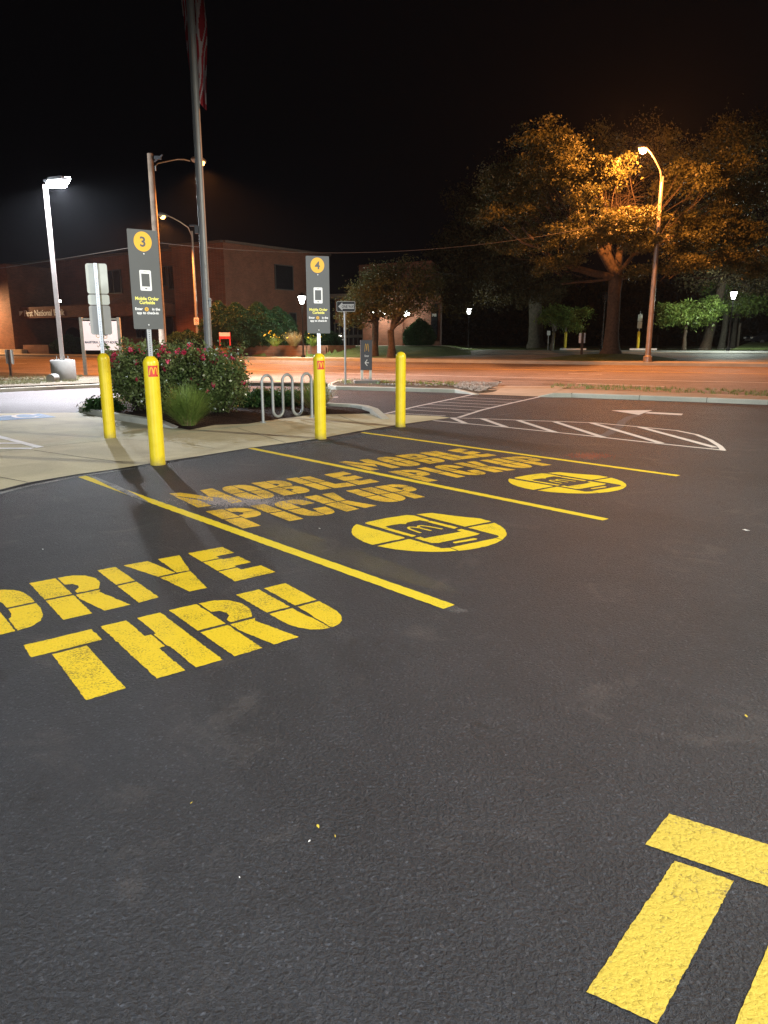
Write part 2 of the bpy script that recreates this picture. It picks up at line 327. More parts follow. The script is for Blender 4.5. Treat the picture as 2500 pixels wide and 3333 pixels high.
# ------------------------------------------------------------------ mesh builder
class MB:
    def __init__(s): s.v = []; s.f = []; s.m = []
    def add(s, vs, fs, mi=0):
        o = len(s.v); s.v += [tuple(v) for v in vs]; s.f += [tuple(i + o for i in f) for f in fs]; s.m += [mi] * len(fs); return s
    def box(s, c, d, rz=0, mi=0):
        ca, sa = math.cos(rz), math.sin(rz); vs = []
        for z in (-.5, .5):
            for x, y in ((-.5, -.5), (.5, -.5), (.5, .5), (-.5, .5)):
                X, Y = x * d[0], y * d[1]; vs.append((c[0] + X * ca - Y * sa, c[1] + X * sa + Y * ca, c[2] + z * d[2]))
        return s.add(vs, [(3, 2, 1, 0), (4, 5, 6, 7), (0, 1, 5, 4), (1, 2, 6, 5), (2, 3, 7, 6), (3, 0, 4, 7)], mi)
    def tube(s, pts, rad, n=12, mi=0, cap=True):
        P = [Vector(p) for p in pts]; k = len(P)
        if not hasattr(rad, '__len__'): rad = [rad] * k
        rings = []; up = None
        for i in range(k):
            t = (P[min(i + 1, k - 1)] - P[max(i - 1, 0)]).normalized()
            if up is None:
                a = Vector((1, 0, 0)) if abs(t.x) < .9 else Vector((0, 1, 0)); u = (a - t * a.dot(t)).normalized()
            else: u = (up - t * up.dot(t)).normalized()
            up = u; v = t.cross(u)
            rings.append([P[i] + (u * math.cos(2 * math.pi * j / n) + v * math.sin(2 * math.pi * j / n)) * rad[i] for j in range(n)])
        vs = [p for r in rings for p in r]; fs = []
        for i in range(k - 1):
            for j in range(n):
                a = i * n + j; b = i * n + (j + 1) % n; fs.append((a, b, b + n, a + n))
        if cap: fs.append(tuple(reversed(range(n)))); fs.append(tuple(range((k - 1) * n, k * n)))
        return s.add(vs, fs, mi)
    def lathe(s, prof, n=32, c=(0, 0, 0), mi=0):
        vs = []; fs = []
        for r, z in prof:
            for j in range(n):
                a = 2 * math.pi * j / n; vs.append((c[0] + r * math.cos(a), c[1] + r * math.sin(a), c[2] + z))
        for i in range(len(prof) - 1):
            for j in range(n):
                a = i * n + j; b = i * n + (j + 1) % n; fs.append((a, b, b + n, a + n))
        fs.append(tuple(range((len(prof) - 1) * n, len(prof) * n))); fs.append(tuple(reversed(range(n))))
        return s.add(vs, fs, mi)
    def prism(s, poly, z0, z1, mi=0):
        n = len(poly)
        z0s = z0 if hasattr(z0, '__len__') else [z0] * n; z1s = z1 if hasattr(z1, '__len__') else [z1] * n
        vs = [(p[0], p[1], z0s[i]) for i, p in enumerate(poly)] + [(p[0], p[1], z1s[i]) for i, p in enumerate(poly)]
        fs = [tuple(reversed(range(n))), tuple(range(n, 2 * n))] + [(i, (i + 1) % n, (i + 1) % n + n, i + n) for i in range(n)]
        return s.add(vs, fs, mi)
    def poly(s, pts, mi=0): return s.add(pts, [tuple(range(len(pts)))], mi)
    def plate(s, poly, y0, y1, mi=0):
        """flat plate from a polygon in local x,z with a thickness along y"""
        n = len(poly)
        vs = [(p[0], y0, p[1]) for p in poly] + [(p[0], y1, p[1]) for p in poly]
        fs = [tuple(range(n)), tuple(reversed(range(n, 2 * n)))] + [((i + 1) % n, i, i + n, (i + 1) % n + n) for i in range(n)]
        return s.add(vs, fs, mi)
    def build(s, name, mats, parent=None, smooth=False, loc=None, rz=0, fixn=True):
        me = bpy.data.meshes.new(name); me.from_pydata(s.v, [], s.f)
        if not isinstance(mats, (list, tuple)): mats = [mats]
        for m in mats: me.materials.append(MT[m] if isinstance(m, str) else m)
        if len(mats) > 1: me.polygons.foreach_set('material_index', s.m)
        if fixn and len(s.f) < 60000:
            bm = bmesh.new(); bm.from_mesh(me); bmesh.ops.recalc_face_normals(bm, faces=bm.faces); bm.to_mesh(me); bm.free()
        if smooth:
            me.polygons.foreach_set('use_smooth', [True] * len(me.polygons))
            try: me.set_sharp_from_angle(angle=R(40))
            except Exception: pass
        me.update()
        o = bpy.data.objects.new(name, me); COL.objects.link(o)
        if parent is not None: o.parent = parent
        if loc is not None: o.location = loc
        o.rotation_euler.z = rz
        return o
def tag(o, label=None, cat=None, group=None, kind=None):
    for k, v in (('label', label), ('category', cat), ('group', group), ('kind', kind)):
        if v: o[k] = v
    return o
def thing(name, loc, label, cat, group=None, rz=0):
    o = bpy.data.objects.new(name, None); COL.objects.link(o); o.location = loc; o.rotation_euler.z = rz; o.empty_display_size = .2
    return tag(o, label, cat, group)
def structure(mb, name, mats, **kw):
    o = mb.build(name, mats, **kw); o['kind'] = 'structure'; return o
def drape(polys, hf, off, name, mat, kind='structure', cuts=(21.5, 36.9, 40, 45.4, 57, 80)):
    """lay flat outlines on the terrain, cut where the slope changes"""
    bm = bmesh.new()
    for poly in polys:
        vs = [bm.verts.new((p[0], p[1], 0)) for p in poly]; bm.faces.new(vs)
    for s in cuts:
        bmesh.ops.bisect_plane(bm, geom=bm.verts[:] + bm.edges[:] + bm.faces[:], plane_co=(0.5 * s, 0.866 * s, 0), plane_no=(0.5, 0.866, 0))
    for v in bm.verts: v.co.z = hf(S_of(v.co.x, v.co.y)) + off
    bmesh.ops.recalc_face_normals(bm, faces=bm.faces)
    for f in bm.faces:
        if f.normal.z < 0: f.normal_flip()
    me = bpy.data.meshes.new(name); bm.to_mesh(me); bm.free(); me.materials.append(MT[mat])
    o = bpy.data.objects.new(name, me); COL.objects.link(o)
    if kind: o['kind'] = kind
    return o
def strip_xy(pts, wid):
    """a band of width wid along a polyline -> quads"""
    P = [Vector((p[0], p[1])) for p in pts]; out = []; ns = []
    for i in range(len(P)):
        t = (P[min(i + 1, len(P) - 1)] - P[max(i - 1, 0)]).normalized(); ns.append(Vector((-t.y, t.x)))
    ws = wid if hasattr(wid, '__len__') else [wid] * len(P)
    for i in range(len(P) - 1):
        a, b = P[i], P[i + 1]
        out.append([a + ns[i] * ws[i] / 2, b + ns[i + 1] * ws[i + 1] / 2, b - ns[i + 1] * ws[i + 1] / 2, a - ns[i] * ws[i] / 2])
    return out
def ribbon(mb, pts, wid, z, mi=0, zf=None):
    P = [Vector((p[0], p[1])) for p in pts]; vs = []; k = len(P)
    ws = wid if hasattr(wid, '__len__') else [wid] * k
    for i in range(k):
        t = (P[min(i + 1, k - 1)] - P[max(i - 1, 0)]).normalized(); n = Vector((-t.y, t.x)) * ws[i] / 2
        for q in (P[i] + n, P[i] - n): vs.append((q.x, q.y, z + (zf(S_of(q.x, q.y)) if zf else 0)))
    mb.add(vs, [(2 * i, 2 * i + 1, 2 * i + 3, 2 * i + 2) for i in range(k - 1)], mi)
def text(body, size, bold=0.0, align='CENTER', extrude=0.0, sx=1.0, spacing=1.0):
    c = bpy.data.curves.new('t', 'FONT'); c.body = body; c.size = size; c.offset = bold; c.align_x = align
    c.extrude = extrude; c.resolution_u = 3; c.space_character = spacing; c.space_line = 0.85
    o = bpy.data.objects.new('t', c); COL.objects.link(o); bpy.context.view_layer.update()
    me = bpy.data.meshes.new_from_object(o)
    vs = [(v.co.x * sx, v.co.y, v.co.z) for v in me.vertices]; fs = [tuple(p.vertices) for p in me.polygons]
    bpy.data.objects.remove(o); bpy.data.curves.remove(c); bpy.data.meshes.remove(me)
    return vs, fs
def put_text(mb, body, size, x, z, y, mi=0, bold=0.0, sx=1.0, align='CENTER', spacing=1.0, up=1.0):
    vs, fs = text(body, size, bold, align, 0.0, sx, spacing)
    mb.add([(x + v[0], y, z + v[1] * up) for v in vs], fs, mi)
def rrect(x0, z0, x1, z1, r, n=5):
    out = []
    for cx, cz, a0 in ((x1 - r, z0 + r, -90), (x1 - r, z1 - r, 0), (x0 + r, z1 - r, 90), (x0 + r, z0 + r, 180)):
        for i in range(n + 1):
            a = R(a0 + 90 * i / n); out.append((cx + r * math.cos(a), cz + r * math.sin(a)))
    return out
def arch_strokes(n=14):
    """two narrow round-topped arches sharing a middle foot, unit box"""
    out = []
    for x0, x1 in ((0.045, 0.5), (0.5, 0.955)):
        pts = []
        for i in range(n + 1):
            t = i / n; y = 0.96 - abs(2 * t - 1) ** 2.4 * 0.96
            inner = (x1 == 0.5 and t > .5) or (x0 == 0.5 and t < .5)
            if inner: y = max(y, 0.12)
            pts.append((x0 + (x1 - x0) * t, y))
        out.append(pts)
    return out
def arches_flat(wd=0.105):
    faces = []
    for pts in arch_strokes():
        P = [Vector(p) for p in pts]; q = []
        for i in range(len(P)):
            t = (P[min(i + 1, len(P) - 1)] - P[max(i - 1, 0)]).normalized(); nn = Vector((-t.y, t.x)) * wd / 2
            q.append((P[i] + nn, P[i] - nn))
        for i in range(len(P) - 1): faces.append([q[i][0], q[i + 1][0], q[i + 1][1], q[i][1]])
    return faces

# ================================================================== THE GROUND
gb = MB()
tt = [-220, -120, -60, -30, 0, 30, 60, 120, 220]; ss = [-60, 0, 21.5, 30, 40, 57, 80, 140, 320]
for a in ss:
    for b in tt:
        x, y = ts(b, a); gb.v.append((x, y, h(a) - 0.06))
for i in range(len(ss) - 1):
    for j in range(len(tt) - 1):
        k = i * len(tt) + j; gb.f.append((k, k + 1, k + 1 + len(tt), k + len(tt))); gb.m.append(0)
structure(gb, 'ground', 'grass')
drape([[ts(-50, -45), ts(60, -45), ts(60, 21.2), ts(-50, 21.2)]], h, 0.0, 'lot_pavement', 'lot')
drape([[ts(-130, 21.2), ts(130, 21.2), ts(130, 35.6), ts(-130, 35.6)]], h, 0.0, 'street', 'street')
# older pale asphalt drive at the left, and the concrete apron
def P2(px, py): g = atz(px, py, 0); return (g.x, g.y)
back_l = P2(330, 1318)
drape([[P2(-260, 1362), P2(0, 1347), P2(120, 1345), P2(250, 1344), P2(262, 1330), P2(345, 1290), P2(335, 1262), P2(0, 1277.5), P2(-400, 1294)]], h, 0.004, 'drive_pavement', 'drive')
EDGE = [(-260, 1652), (0, 1598), (96, 1573), (258, 1545), (362, 1531), (495, 1510), (650, 1486), (815, 1459), (935, 1443), (1035, 1429), (1153, 1407), (1290, 1385), (1358, 1375), (1466, 1361)]
apron = [P2(*p) for p in EDGE] + [P2(1430, 1356), P2(1253, 1349), P2(1000, 1330), P2(600, 1350), P2(300, 1325), P2(250, 1344), P2(120, 1345), P2(0, 1347), P2(-260, 1362)]
drape([apron], h, 0.008, 'concrete_pavement', 'conc')
mk = MB()
for pts, wd in (([(111, 1468), (250, 1488), (400, 1507)], .014), ([(0, 1556), (90, 1573)], .014), ([(-60, 1480), (116, 1459), (232, 1447), (345, 1436)], .012),
                ([(380, 1432), (560, 1440), (700, 1462)], .010), ([(0, 1400), (120, 1389), (240, 1379)], .010), ([(560, 1403), (740, 1392), (900, 1384), (1010, 1378)], .010),
                ([(930, 1443), (830, 1412), (770, 1394)], .010), ([(1225, 1395), (1150, 1372), (1100, 1352)], .010)):
    ribbon(mk, [P2(*p) for p in pts], wd, 0.0125)
structure(mk, 'pavement_line', 'seam')
mk = MB(); ribbon(mk, [P2(px, py + 1.5) for px, py in EDGE], [.05, .05, .045, .03, .03, .045, .03, .02, .03, .035, .02, .015, .015, .01], 0.0125)
structure(mk, 'pavement_seam_line', 'seam')
mk = MB(); ribbon(mk, [P2(-60, 1620), P2(0, 1606), P2(96, 1582), P2(258, 1551), P2(362, 1536), P2(440, 1525)], [.09, .09, .07, .07, .05, .02], 0.005)
ribbon(mk, [P2(290, 1548), P2(370, 1583), P2(430, 1612), P2(480, 1635)], [.03, .08, .07, .02], 0.005)
c3 = P2(538, 1508)
structure(mk, 'road_line', 'chalk')
# gutter strip beside the street and the ramp between the two kerbs
drape([[ts(-8.0, 21.2), ts(60, 21.2), ts(60, 23.2), ts(-8.6, 23.2)]], h, 0.006, 'gutter_pavement', 'walk')
drape([[P2(1541, 1284), P2(1757, 1292), P2(1850, 1268), P2(1620, 1264)]], h, 0.012, 'ramp_pavement', 'walk')

# ------------------------------------------------------------------ kerbs
def kerb(path, name, wid=0.17, top=0.12, mat='kerb', flush_ends=(0, 0), z0=0.0):
    P = [Vector((p[0], p[1])) for p in path]; k = len(P); mb = MB(); rings = []
    for i in range(k):
        t = (P[min(i + 1, k - 1)] - P[max(i - 1, 0)]).normalized(); n = Vector((-t.y, t.x)) * wid / 2
        tp = top
        if flush_ends[0] and i == 0: tp = 0.02
        if flush_ends[1] and i == k - 1: tp = 0.02
        zz = h(S_of(P[i].x, P[i].y)) + z0
        pr = [(1, -.1), (1, tp - .02), (.86, tp), (-.86, tp), (-1, tp - .02), (-1, -.1)]
        rings.append([(P[i].x + n.x * a, P[i].y + n.y * a, zz + b) for a, b in pr])
    vs = [p for r in rings for p in r]; m = 6; fs = []
    for i in range(k - 1):
        for j in range(m):
            a = i * m + j; b = i * m + (j + 1) % m; fs.append((a, b, b + m, a + m))
    fs.append(tuple(reversed(range(m)))); fs.append(tuple(range((k - 1) * m, k * m)))
    mb.add(vs, fs); return structure(mb, name, mat)
def off(pts, d):   # shift a pixel path (already xy) sideways
    P = [Vector(p) for p in pts]; out = []
    for i in range(len(P)):
        t = (P[min(i + 1, len(P) - 1)] - P[max(i - 1, 0)]).normalized(); out.append(tuple(P[i] + Vector((-t.y, t.x)) * d))
    return out
kr = off([P2(*p) for p in [(1752, 1292), (1800, 1293.5), (1860, 1294), (2080, 1302), (2300, 1310), (2500, 1318), (2760, 1330), (3200, 1350)]], 0.09)
kerb(kr, 'lot_kerb', flush_ends=(1, 0))
mb = MB()
for i in range(2, len(kr) - 1):
    a_, b_ = Vector(kr[i]), Vector(kr[i + 1]); d_ = b_ - a_
    for k in range(max(1, int(d_.length / 1.6))):
        q = a_ + d_ * (k / max(1, int(d_.length / 1.6))); mb.box((q.x, q.y, .056), (.012, .174, .134), math.atan2(d_.y, d_.x))
structure(mb, 'kerb_line', 'seam')
ke = off([P2(*p) for p in [(1140, 1249), (1085, 1254), (1066, 1260), (1070, 1266), (1094, 1269), (1186, 1271), (1270, 1273), (1360, 1275.5), (1480, 1279), (1545, 1285)]], 0.09)
kerb(ke, 'island_kerb', flush_ends=(0, 1))
kl = off([P2(*p) for p in [(-500, 1300), (-120, 1282), (0, 1277.5), (160, 1270), (314, 1262.5), (380, 1258)]], 0.09)
kerb(kl, 'verge_kerb')
kb1 = off([P2(*p) for p in [(420, 1298), (345, 1310), (285, 1324), (256, 1334), (256, 1342), (290, 1349), (368, 1366), (430, 1377), (500, 1388), (560, 1396)]], 0.09)
kerb(kb1, 'bed_kerb', flush_ends=(0, 1))
kb2 = [tuple(atz(*p, 0.12)[:2]) for p in [(860, 1290), (980, 1303), (1080, 1312), (1150, 1315), (1190, 1320), (1220, 1330), (1256, 1346)]]
kerb(kb2, 'bed_kerb', flush_ends=(0, 1))
# mulch bed
bed = [P2(*p) for p in [(262, 1337), (290, 1345), (368, 1361), (430, 1372), (500, 1383), (560, 1392), (618, 1401), (700, 1385), (808, 1381), (900, 1366), (1020, 1351), (1240, 1347)]] + \
      [tuple(atz(*p, 0.0)[:2]) for p in [(1190, 1333), (1080, 1325), (980, 1316), (860, 1303), (700, 1290), (420, 1303), (330, 1320)]]
bm_ = MB(); cx = sum(p[0] for p in bed) / len(bed); cyy = sum(p[1] for p in bed) / len(bed)
rings = []
for f, z in ((1, 0.014), (.92, .05), (.7, .085), (.35, .10)):
    rings.append([(cx + (p[0] - cx) * f, cyy + (p[1] - cyy) * f, z) for p in bed])
vs = [p for r in rings for p in r] + [(cx, cyy, .105)]; n = len(bed); fs = []
for i in range(3):
    for j in range(n): a = i * n + j; b = i * n + (j + 1) % n; fs.append((a, b, b + n, a + n))
for j in range(n): fs.append((3 * n + j, 3 * n + (j + 1) % n, 4 * n))
bm_.add(vs, fs); structure(bm_, 'mulch_bed_ground', 'mulch', smooth=True)
# verges
def slab(pts, z, name, mat, zf=h, low=()):
    n_ = len(pts); mb = MB(); mb.prism(pts, [zf(S_of(*p)) - .1 for p in pts], [zf(S_of(*p)) + (z if i not in low and i - n_ not in low else .0) for i, p in enumerate(pts)]); return structure(mb, name, mat)
vl = [P2(*p) for p in [(-500, 1293), (0, 1270), (160, 1263), (314, 1256), (380, 1252)]] + [ts(-14.5, 21.6), ts(-20, 21.6), ts(-32, 21.7), ts(-60, 21.7)]
slab(vl, 0.11, 'verge_ground', 'soil')
slab([p for p in off(ke[1:], -.04)] + [ts(-8.5, 22.3), ts(-9.5, 22.7), ts(-12, 23.1), P2(1140, 1247)], 0.10, 'island_ground', 'soil', low=(-5, -4))
slab([p for p in off(kr, .06)] + [p for p in reversed(off(kr, .42))], 0.09, 'verge_ground', 'soil', low=(0, -1))

# ================================================================== ROAD MARKINGS
g_ = 0.036
def glyph(ch):
    m = .5; a = m - g_ / 2; b = m + g_ / 2
    if ch == 'I': return [[(0, 0), (1, 0), (1, a), (0, a)], [(0, b), (1, b), (1, 1), (0, 1)]]
    if ch == 'L': return [[(0, 0), (.46, 0), (.46, a), (0, a)], [(0, b), (.46, b), (.46, .74), (1, .74), (1, 1), (0, 1)]]
    if ch == 'T': return [[(0, 0), (1, 0), (1, .225), (0, .225)], [(.26, .26), (.75, .26), (.75, 1), (.26, 1)]]
    if ch == 'H': return [[(0, 0), (.42, 0), (.42, .35), (.52, .35), (.52, .59), (.46, .59), (.42, .6), (.42, 1), (0, 1)],
                          [(.60, 0), (1, 0), (1, 1), (.58, 1), (.58, .62), (.555, .59), (.555, .36), (.60, .35)]]
    if ch == 'E': return [[(0, 0), (1, 0), (1, .25), (.48, .25), (.48, .325), (0, .325)],
                          [(0, .35), (.48, .35), (.52, .375), (.93, .375), (.93, .615), (.48, .615), (.48, .655), (0, .655)],
                          [(0, .68), (.48, .68), (.48, .75), (1, .75), (1, 1), (0, 1)]]
    if ch == 'V': return [[(0, 0), (.42, 0), (.555, .47), (.24, .495)], [(.60, 0), (1, 0), (.80, .485), (.575, .475)], [(.25, .525), (.79, .51), (.66, 1), (.36, 1)]]
    if ch == 'U':
        l1 = [(0, 0), (.45, 0), (.45, a), (0, a)]; l2 = [(0, b), (.45, b), (.45, .64), (.465, .73), (.485, .77), (.485, 1), (.33, .985), (.18, .94), (.07, .86), (.01, .76), (0, .66)]
        return [l1, l2] + [[(1 - x, y) for x, y in q] for q in (l1, l2)]
    if ch == 'O':
        q = [(0, a), (0, .3), (.03, .18), (.12, .07), (.28, .01), (.485, 0), (.485, .22), (.46, .25), (.44, .3), (.44, a)]
        q2 = [(x, 1 - y) for x, y in q]
        return [q, q2] + [[(1 - x, y) for x, y in p] for p in (q, q2)]
    if ch == 'D': return [[(0, 0), (.45, 0), (.45, a), (0, a)], [(0, b), (.45, b), (.45, 1), (0, 1)],
                          [(.485, 0), (.7, .02), (.87, .09), (.96, .2), (1, .34), (1, a), (.58, a), (.57, .36), (.54, .3), (.485, .27)],
                          [(.485, 1), (.7, .98), (.87, .91), (.96, .8), (1, .66), (1, b), (.58, b), (.57, .64), (.54, .7), (.485, .73)]]
    if ch == 'B': return [[(0, 0), (.42, 0), (.42, a), (0, a)], [(0, b), (.42, b), (.42, 1), (0, 1)],
                          [(.455, 0), (.7, .01), (.86, .07), (.94, .17), (.95, .3), (.9, .42), (.84, a), (.455, a), (.455, .36), (.56, .345), (.59, .29), (.56, .235), (.455, .22)],
                          [(.455, b), (.87, b), (.97, .6), (1, .75), (.97, .87), (.86, .96), (.7, 1), (.455, 1), (.455, .78), (.57, .765), (.61, .71), (.57, .655), (.455, .64)]]
    if ch == 'P': return [[(0, 0), (.42, 0), (.42, a), (0, a)], [(0, b), (.42, b), (.42, 1), (0, 1)],
                          [(.455, 0), (.7, .01), (.88, .08), (.97, .18), (1, .28), (.62, .28), (.58, .225), (.455, .2)],
                          [(.63, .305), (1, .305), (.97, .43), (.88, .53), (.72, .58), (.455, .585), (.455, .40), (.57, .39), (.62, .355)]]
    if ch == 'R': return [[(0, 0), (.42, 0), (.42, a), (0, a)], [(0, b), (.42, b), (.42, 1), (0, 1)],
                          [(.455, 0), (.7, .01), (.88, .08), (.97, .2), (.96, .34), (.88, .44), (.84, a), (.50, a), (.50, .42), (.60, .36), (.62, .3), (.57, .235), (.455, .215)],
                          [(.455, b), (.85, b), (.80, .56), (1, 1), (.60, 1), (.455, .64)]]
    if ch == 'C': return [[(0, a), (0, .3), (.03, .18), (.12, .07), (.28, .01), (.485, 0), (.485, .22), (.46, .25), (.44, .3), (.44, a)],
                          [(0, b), (0, .7), (.03, .82), (.12, .93), (.28, .99), (.5, 1), (.5, .79), (.46, .75), (.44, .7), (.44, b)],
                          [(.52, 0), (.75, .015), (.9, .09), (.98, .2), (1, .36), (.62, .38), (.58, .28), (.52, .22)],
                          [(.62, .62), (1, .62), (1, .72), (.96, .85), (.86, .95), (.7, 1), (.54, 1), (.54, .8), (.6, .72)]]
    if ch == 'K': return [[(0, 0), (.42, 0), (.42, a), (0, a)], [(0, b), (.42, b), (.42, 1), (0, 1)],
                          [(.50, .35), (.60, 0), (1, 0), (.74, .46), (.74, a), (.455, a)], [(.455, b), (.72, b), (1, 1), (.6, 1), (.455, .66)]]
def ragged(pts, step=.018, amp=.0016):
    P = [Vector(p) for p in pts]; out = []
    for i in range(len(P)):
        a, b_ = P[i], P[(i + 1) % len(P)]; d = b_ - a; ln = d.length
        k = max(1, min(60, int(ln / step))); nn = Vector((-d.y, d.x, 0)).normalized() if ln > 1e-6 else Vector((0, 0, 0))
        out.append(tuple(a))
        for j in range(1, k): out.append(tuple(a + d * (j / k) + nn * float(RNG.normal()) * amp))
    return out
def lay_glyph(mb, ch, quad, z=0.0022):
    q = [Vector(P2(*p)) for p in quad]
    for pc in glyph(ch):
        pts = []
        for i, (u, v) in enumerate(pc):
            p = q[0] * (1 - u) * (1 - v) + q[1] * u * (1 - v) + q[2] * u * v + q[3] * (1 - u) * v; pts.append((p.x, p.y, z))
        mb.poly(ragged(pts))
def c5(*q): return [(x * .7233, 1400 + y * .7233) for x, y in q]
def word(name, glyphs, mat, extra=(), label=None):
    mb = MB()
    for ch, quad in glyphs: lay_glyph(mb, ch, quad)
    for poly in extra: mb.poly(ragged([(*P2(*p), 0.0022) for p in poly]))
    return tag(structure(mb, name, mat), label)
word('road_marking', [('D', c5((-205, 757), (90, 700), (240, 866), (-80, 941))), ('R', c5((132, 690), (405, 639), (588, 787), (285, 855))),
     ('I', c5((438, 632), (520, 617), (715, 753), (625, 778))), ('V', c5((556, 610), (808, 564), (1019, 693), (754, 748))), ('E', c5((845, 555), (1000, 527), (1240, 640), (1058, 682)))], 'thru')
word('road_marking', [('T', c5((105, 970), (412, 897), (653, 1138), (289, 1246))), ('H', c5((452, 885), (722, 822), (1002, 1035), (705, 1120))),
     ('R', c5((760, 812), (1045, 747), (1345, 932), (1055, 1020))), ('U', c5((1062, 742), (1285, 690), (1600, 858), (1375, 923)))], 'thru')
def cA(*q): return [(540 + x * .20494, 1580 + y * .20494) for x, y in q]
def cC(*q): return [(1090 + x * .18686, 1490 + y * .18686) for x, y in q]
M1 = [cA((55, 130), (235, 118), (500, 155), (750, 200), (755, 255), (520, 215), (120, 165)), cA((128, 172), (525, 236), (620, 275), (725, 325), (510, 355)),
      cA((540, 80), (735, 48), (1235, 258), (1045, 288), (860, 195), (680, 180), (620, 130))]
M2 = [cC((60, 75), (190, 60), (440, 90), (690, 112), (745, 158), (500, 128), (150, 98)), cC((155, 103), (480, 138), (600, 165), (775, 208), (620, 225)),
      cC((420, 42), (570, 22), (1145, 168), (990, 186), (720, 110), (560, 95))]
word('road_marking', [('O', [(705, 1588), (803, 1574.5), (914, 1616), (810, 1631)]), ('B', [(816.8, 1572.8), (920, 1560.5), (1025, 1600), (924.8, 1613.6)]),
     ('I', [(929.3, 1559.3), (966, 1554.5), (1079.9, 1590.3), (1042.8, 1595.1)]), ('L', [(973.8, 1554.5), (1046, 1545.5), (1161.3, 1580.5), (1089.2, 1589.5)]),
     ('E', [(1053.4, 1545.2), (1117, 1535.1), (1236.4, 1568.5), (1167.4, 1578.9)])], 'pick', M1)
word('road_marking', [('P', [(669.5, 1665), (800, 1648), (928, 1699), (791, 1721)]), ('I', [(813.6, 1646.6), (859.8, 1640.7), (988.4, 1689), (942, 1697.2)]),
     ('C', [(872, 1639), (977, 1622), (1112, 1668), (1001, 1685)]), ('K', [(989.7, 1618.1), (1085.2, 1603.5), (1227.6, 1646), (1127.7, 1665.9)]),
     ('U', [(1125.7, 1598), (1209, 1586), (1345, 1624), (1252, 1640)]), ('P', [(1219, 1585), (1300, 1573), (1430, 1611), (1349.9, 1623.4)])], 'pick')
word('road_marking', [('O', [(1212, 1492.5), (1272, 1485), (1386, 1512), (1316, 1521)]), ('B', [(1284.3, 1483.7), (1354, 1475), (1462, 1501), (1398.9, 1510)]),
     ('I', [(1363.4, 1474.6), (1393.7, 1471.2), (1502.2, 1496.1), (1477.3, 1499.5)]), ('L', [(1397, 1471), (1449, 1465.7), (1563.7, 1488.7), (1505.6, 1495.2)]),
     ('E', [(1454.7, 1466.1), (1497.1, 1459.8), (1619, 1482.5), (1570.8, 1488.7)])], 'pick', M2)
word('road_marking', [('P', [(1261, 1535.8), (1345, 1526.5), (1474, 1558), (1390.8, 1568.9)]), ('I', [(1356.9, 1525), (1385.2, 1521.3), (1515.6, 1551.3), (1487.2, 1555.6)]),
     ('C', [(1398, 1519.5), (1465, 1511), (1598, 1541), (1530, 1550)]), ('K', [(1475, 1508.8), (1545.3, 1500.9), (1679.9, 1529.2), (1610.5, 1538.3)]),
     ('U', [(1560.9, 1498.6), (1621, 1492), (1752, 1519), (1690, 1527)]), ('P', [(1628.9, 1491), (1700, 1484), (1838, 1509), (1766.3, 1517)])], 'pick')
# round badge with the phone
DISC = [[(180, 185), (600, 305), (598, 312), (315, 370), (230, 342), (165, 310), (128, 275), (121, 255), (128, 225), (150, 200)],
        [(245, 170), (430, 130), (620, 102), (690, 107), (825, 152), (800, 160), (735, 148), (622, 170), (612, 184), (560, 182), (425, 203), (452, 217), (415, 226), (248, 180)],
        [(415, 229), (455, 220), (705, 289), (665, 300)], [(800, 163), (838, 155), (1082, 214), (1045, 226)],
        [(705, 95), (850, 92), (1000, 104), (1150, 121), (1260, 138), (1370, 163), (1142, 207)],
        [(1170, 215), (1410, 172), (1480, 198), (1530, 233), (1545, 265), (1535, 295), (1497, 325), (1425, 308), (1450, 298), (1440, 286)],
        [(692, 310), (745, 298), (777, 312), (1108, 252), (1070, 238), (1110, 227), (1278, 270), (1255, 282), (905, 354), (845, 355)],
        [(360, 380), (635, 319), (655, 320), (930, 402), (1005, 398), (1065, 419), (950, 427), (850, 429), (700, 424), (520, 408)],
        [(1012, 395), (1420, 310), (1492, 328), (1440, 355), (1350, 380), (1200, 405), (1078, 417)],
        [(1038, 345), (1225, 311), (1257, 316), (1240, 326), (1060, 357), (1036, 353)]]
ARC = [[(745, 263), (690, 245), (645, 228), (633, 217), (645, 210), (690, 212), (740, 220), (838, 243)], [(752, 222), (725, 209), (725, 200), (745, 197), (800, 203), (860, 213), (940, 229)]]
TH = 0.672
def cD(p): return P2(1100 + p[0] * .36166, 1640 + p[1] * .36166)
dc = Vector((0.3655, 5.7715)); dc2 = Vector((2.0167, 7.899))
lc = [[Vector(cD(p)) - dc for p in poly] for poly in DISC]; la = [[Vector(cD(p)) - dc for p in s] for s in ARC]
def snap(v):   # outline points close to the rim sit exactly on the circle
    r = v.length
    return v * (0.633 / r) if r > 0.59 else v
for c in (dc, dc2):
    mb = MB()
    for poly in lc: mb.poly(ragged([(*(c + snap(v)), 0.0022) for v in poly], .03))
    for s in la: ribbon(mb, [c + v for v in s], 0.026, 0.0022)
    structure(mb, 'road_marking', 'disc')
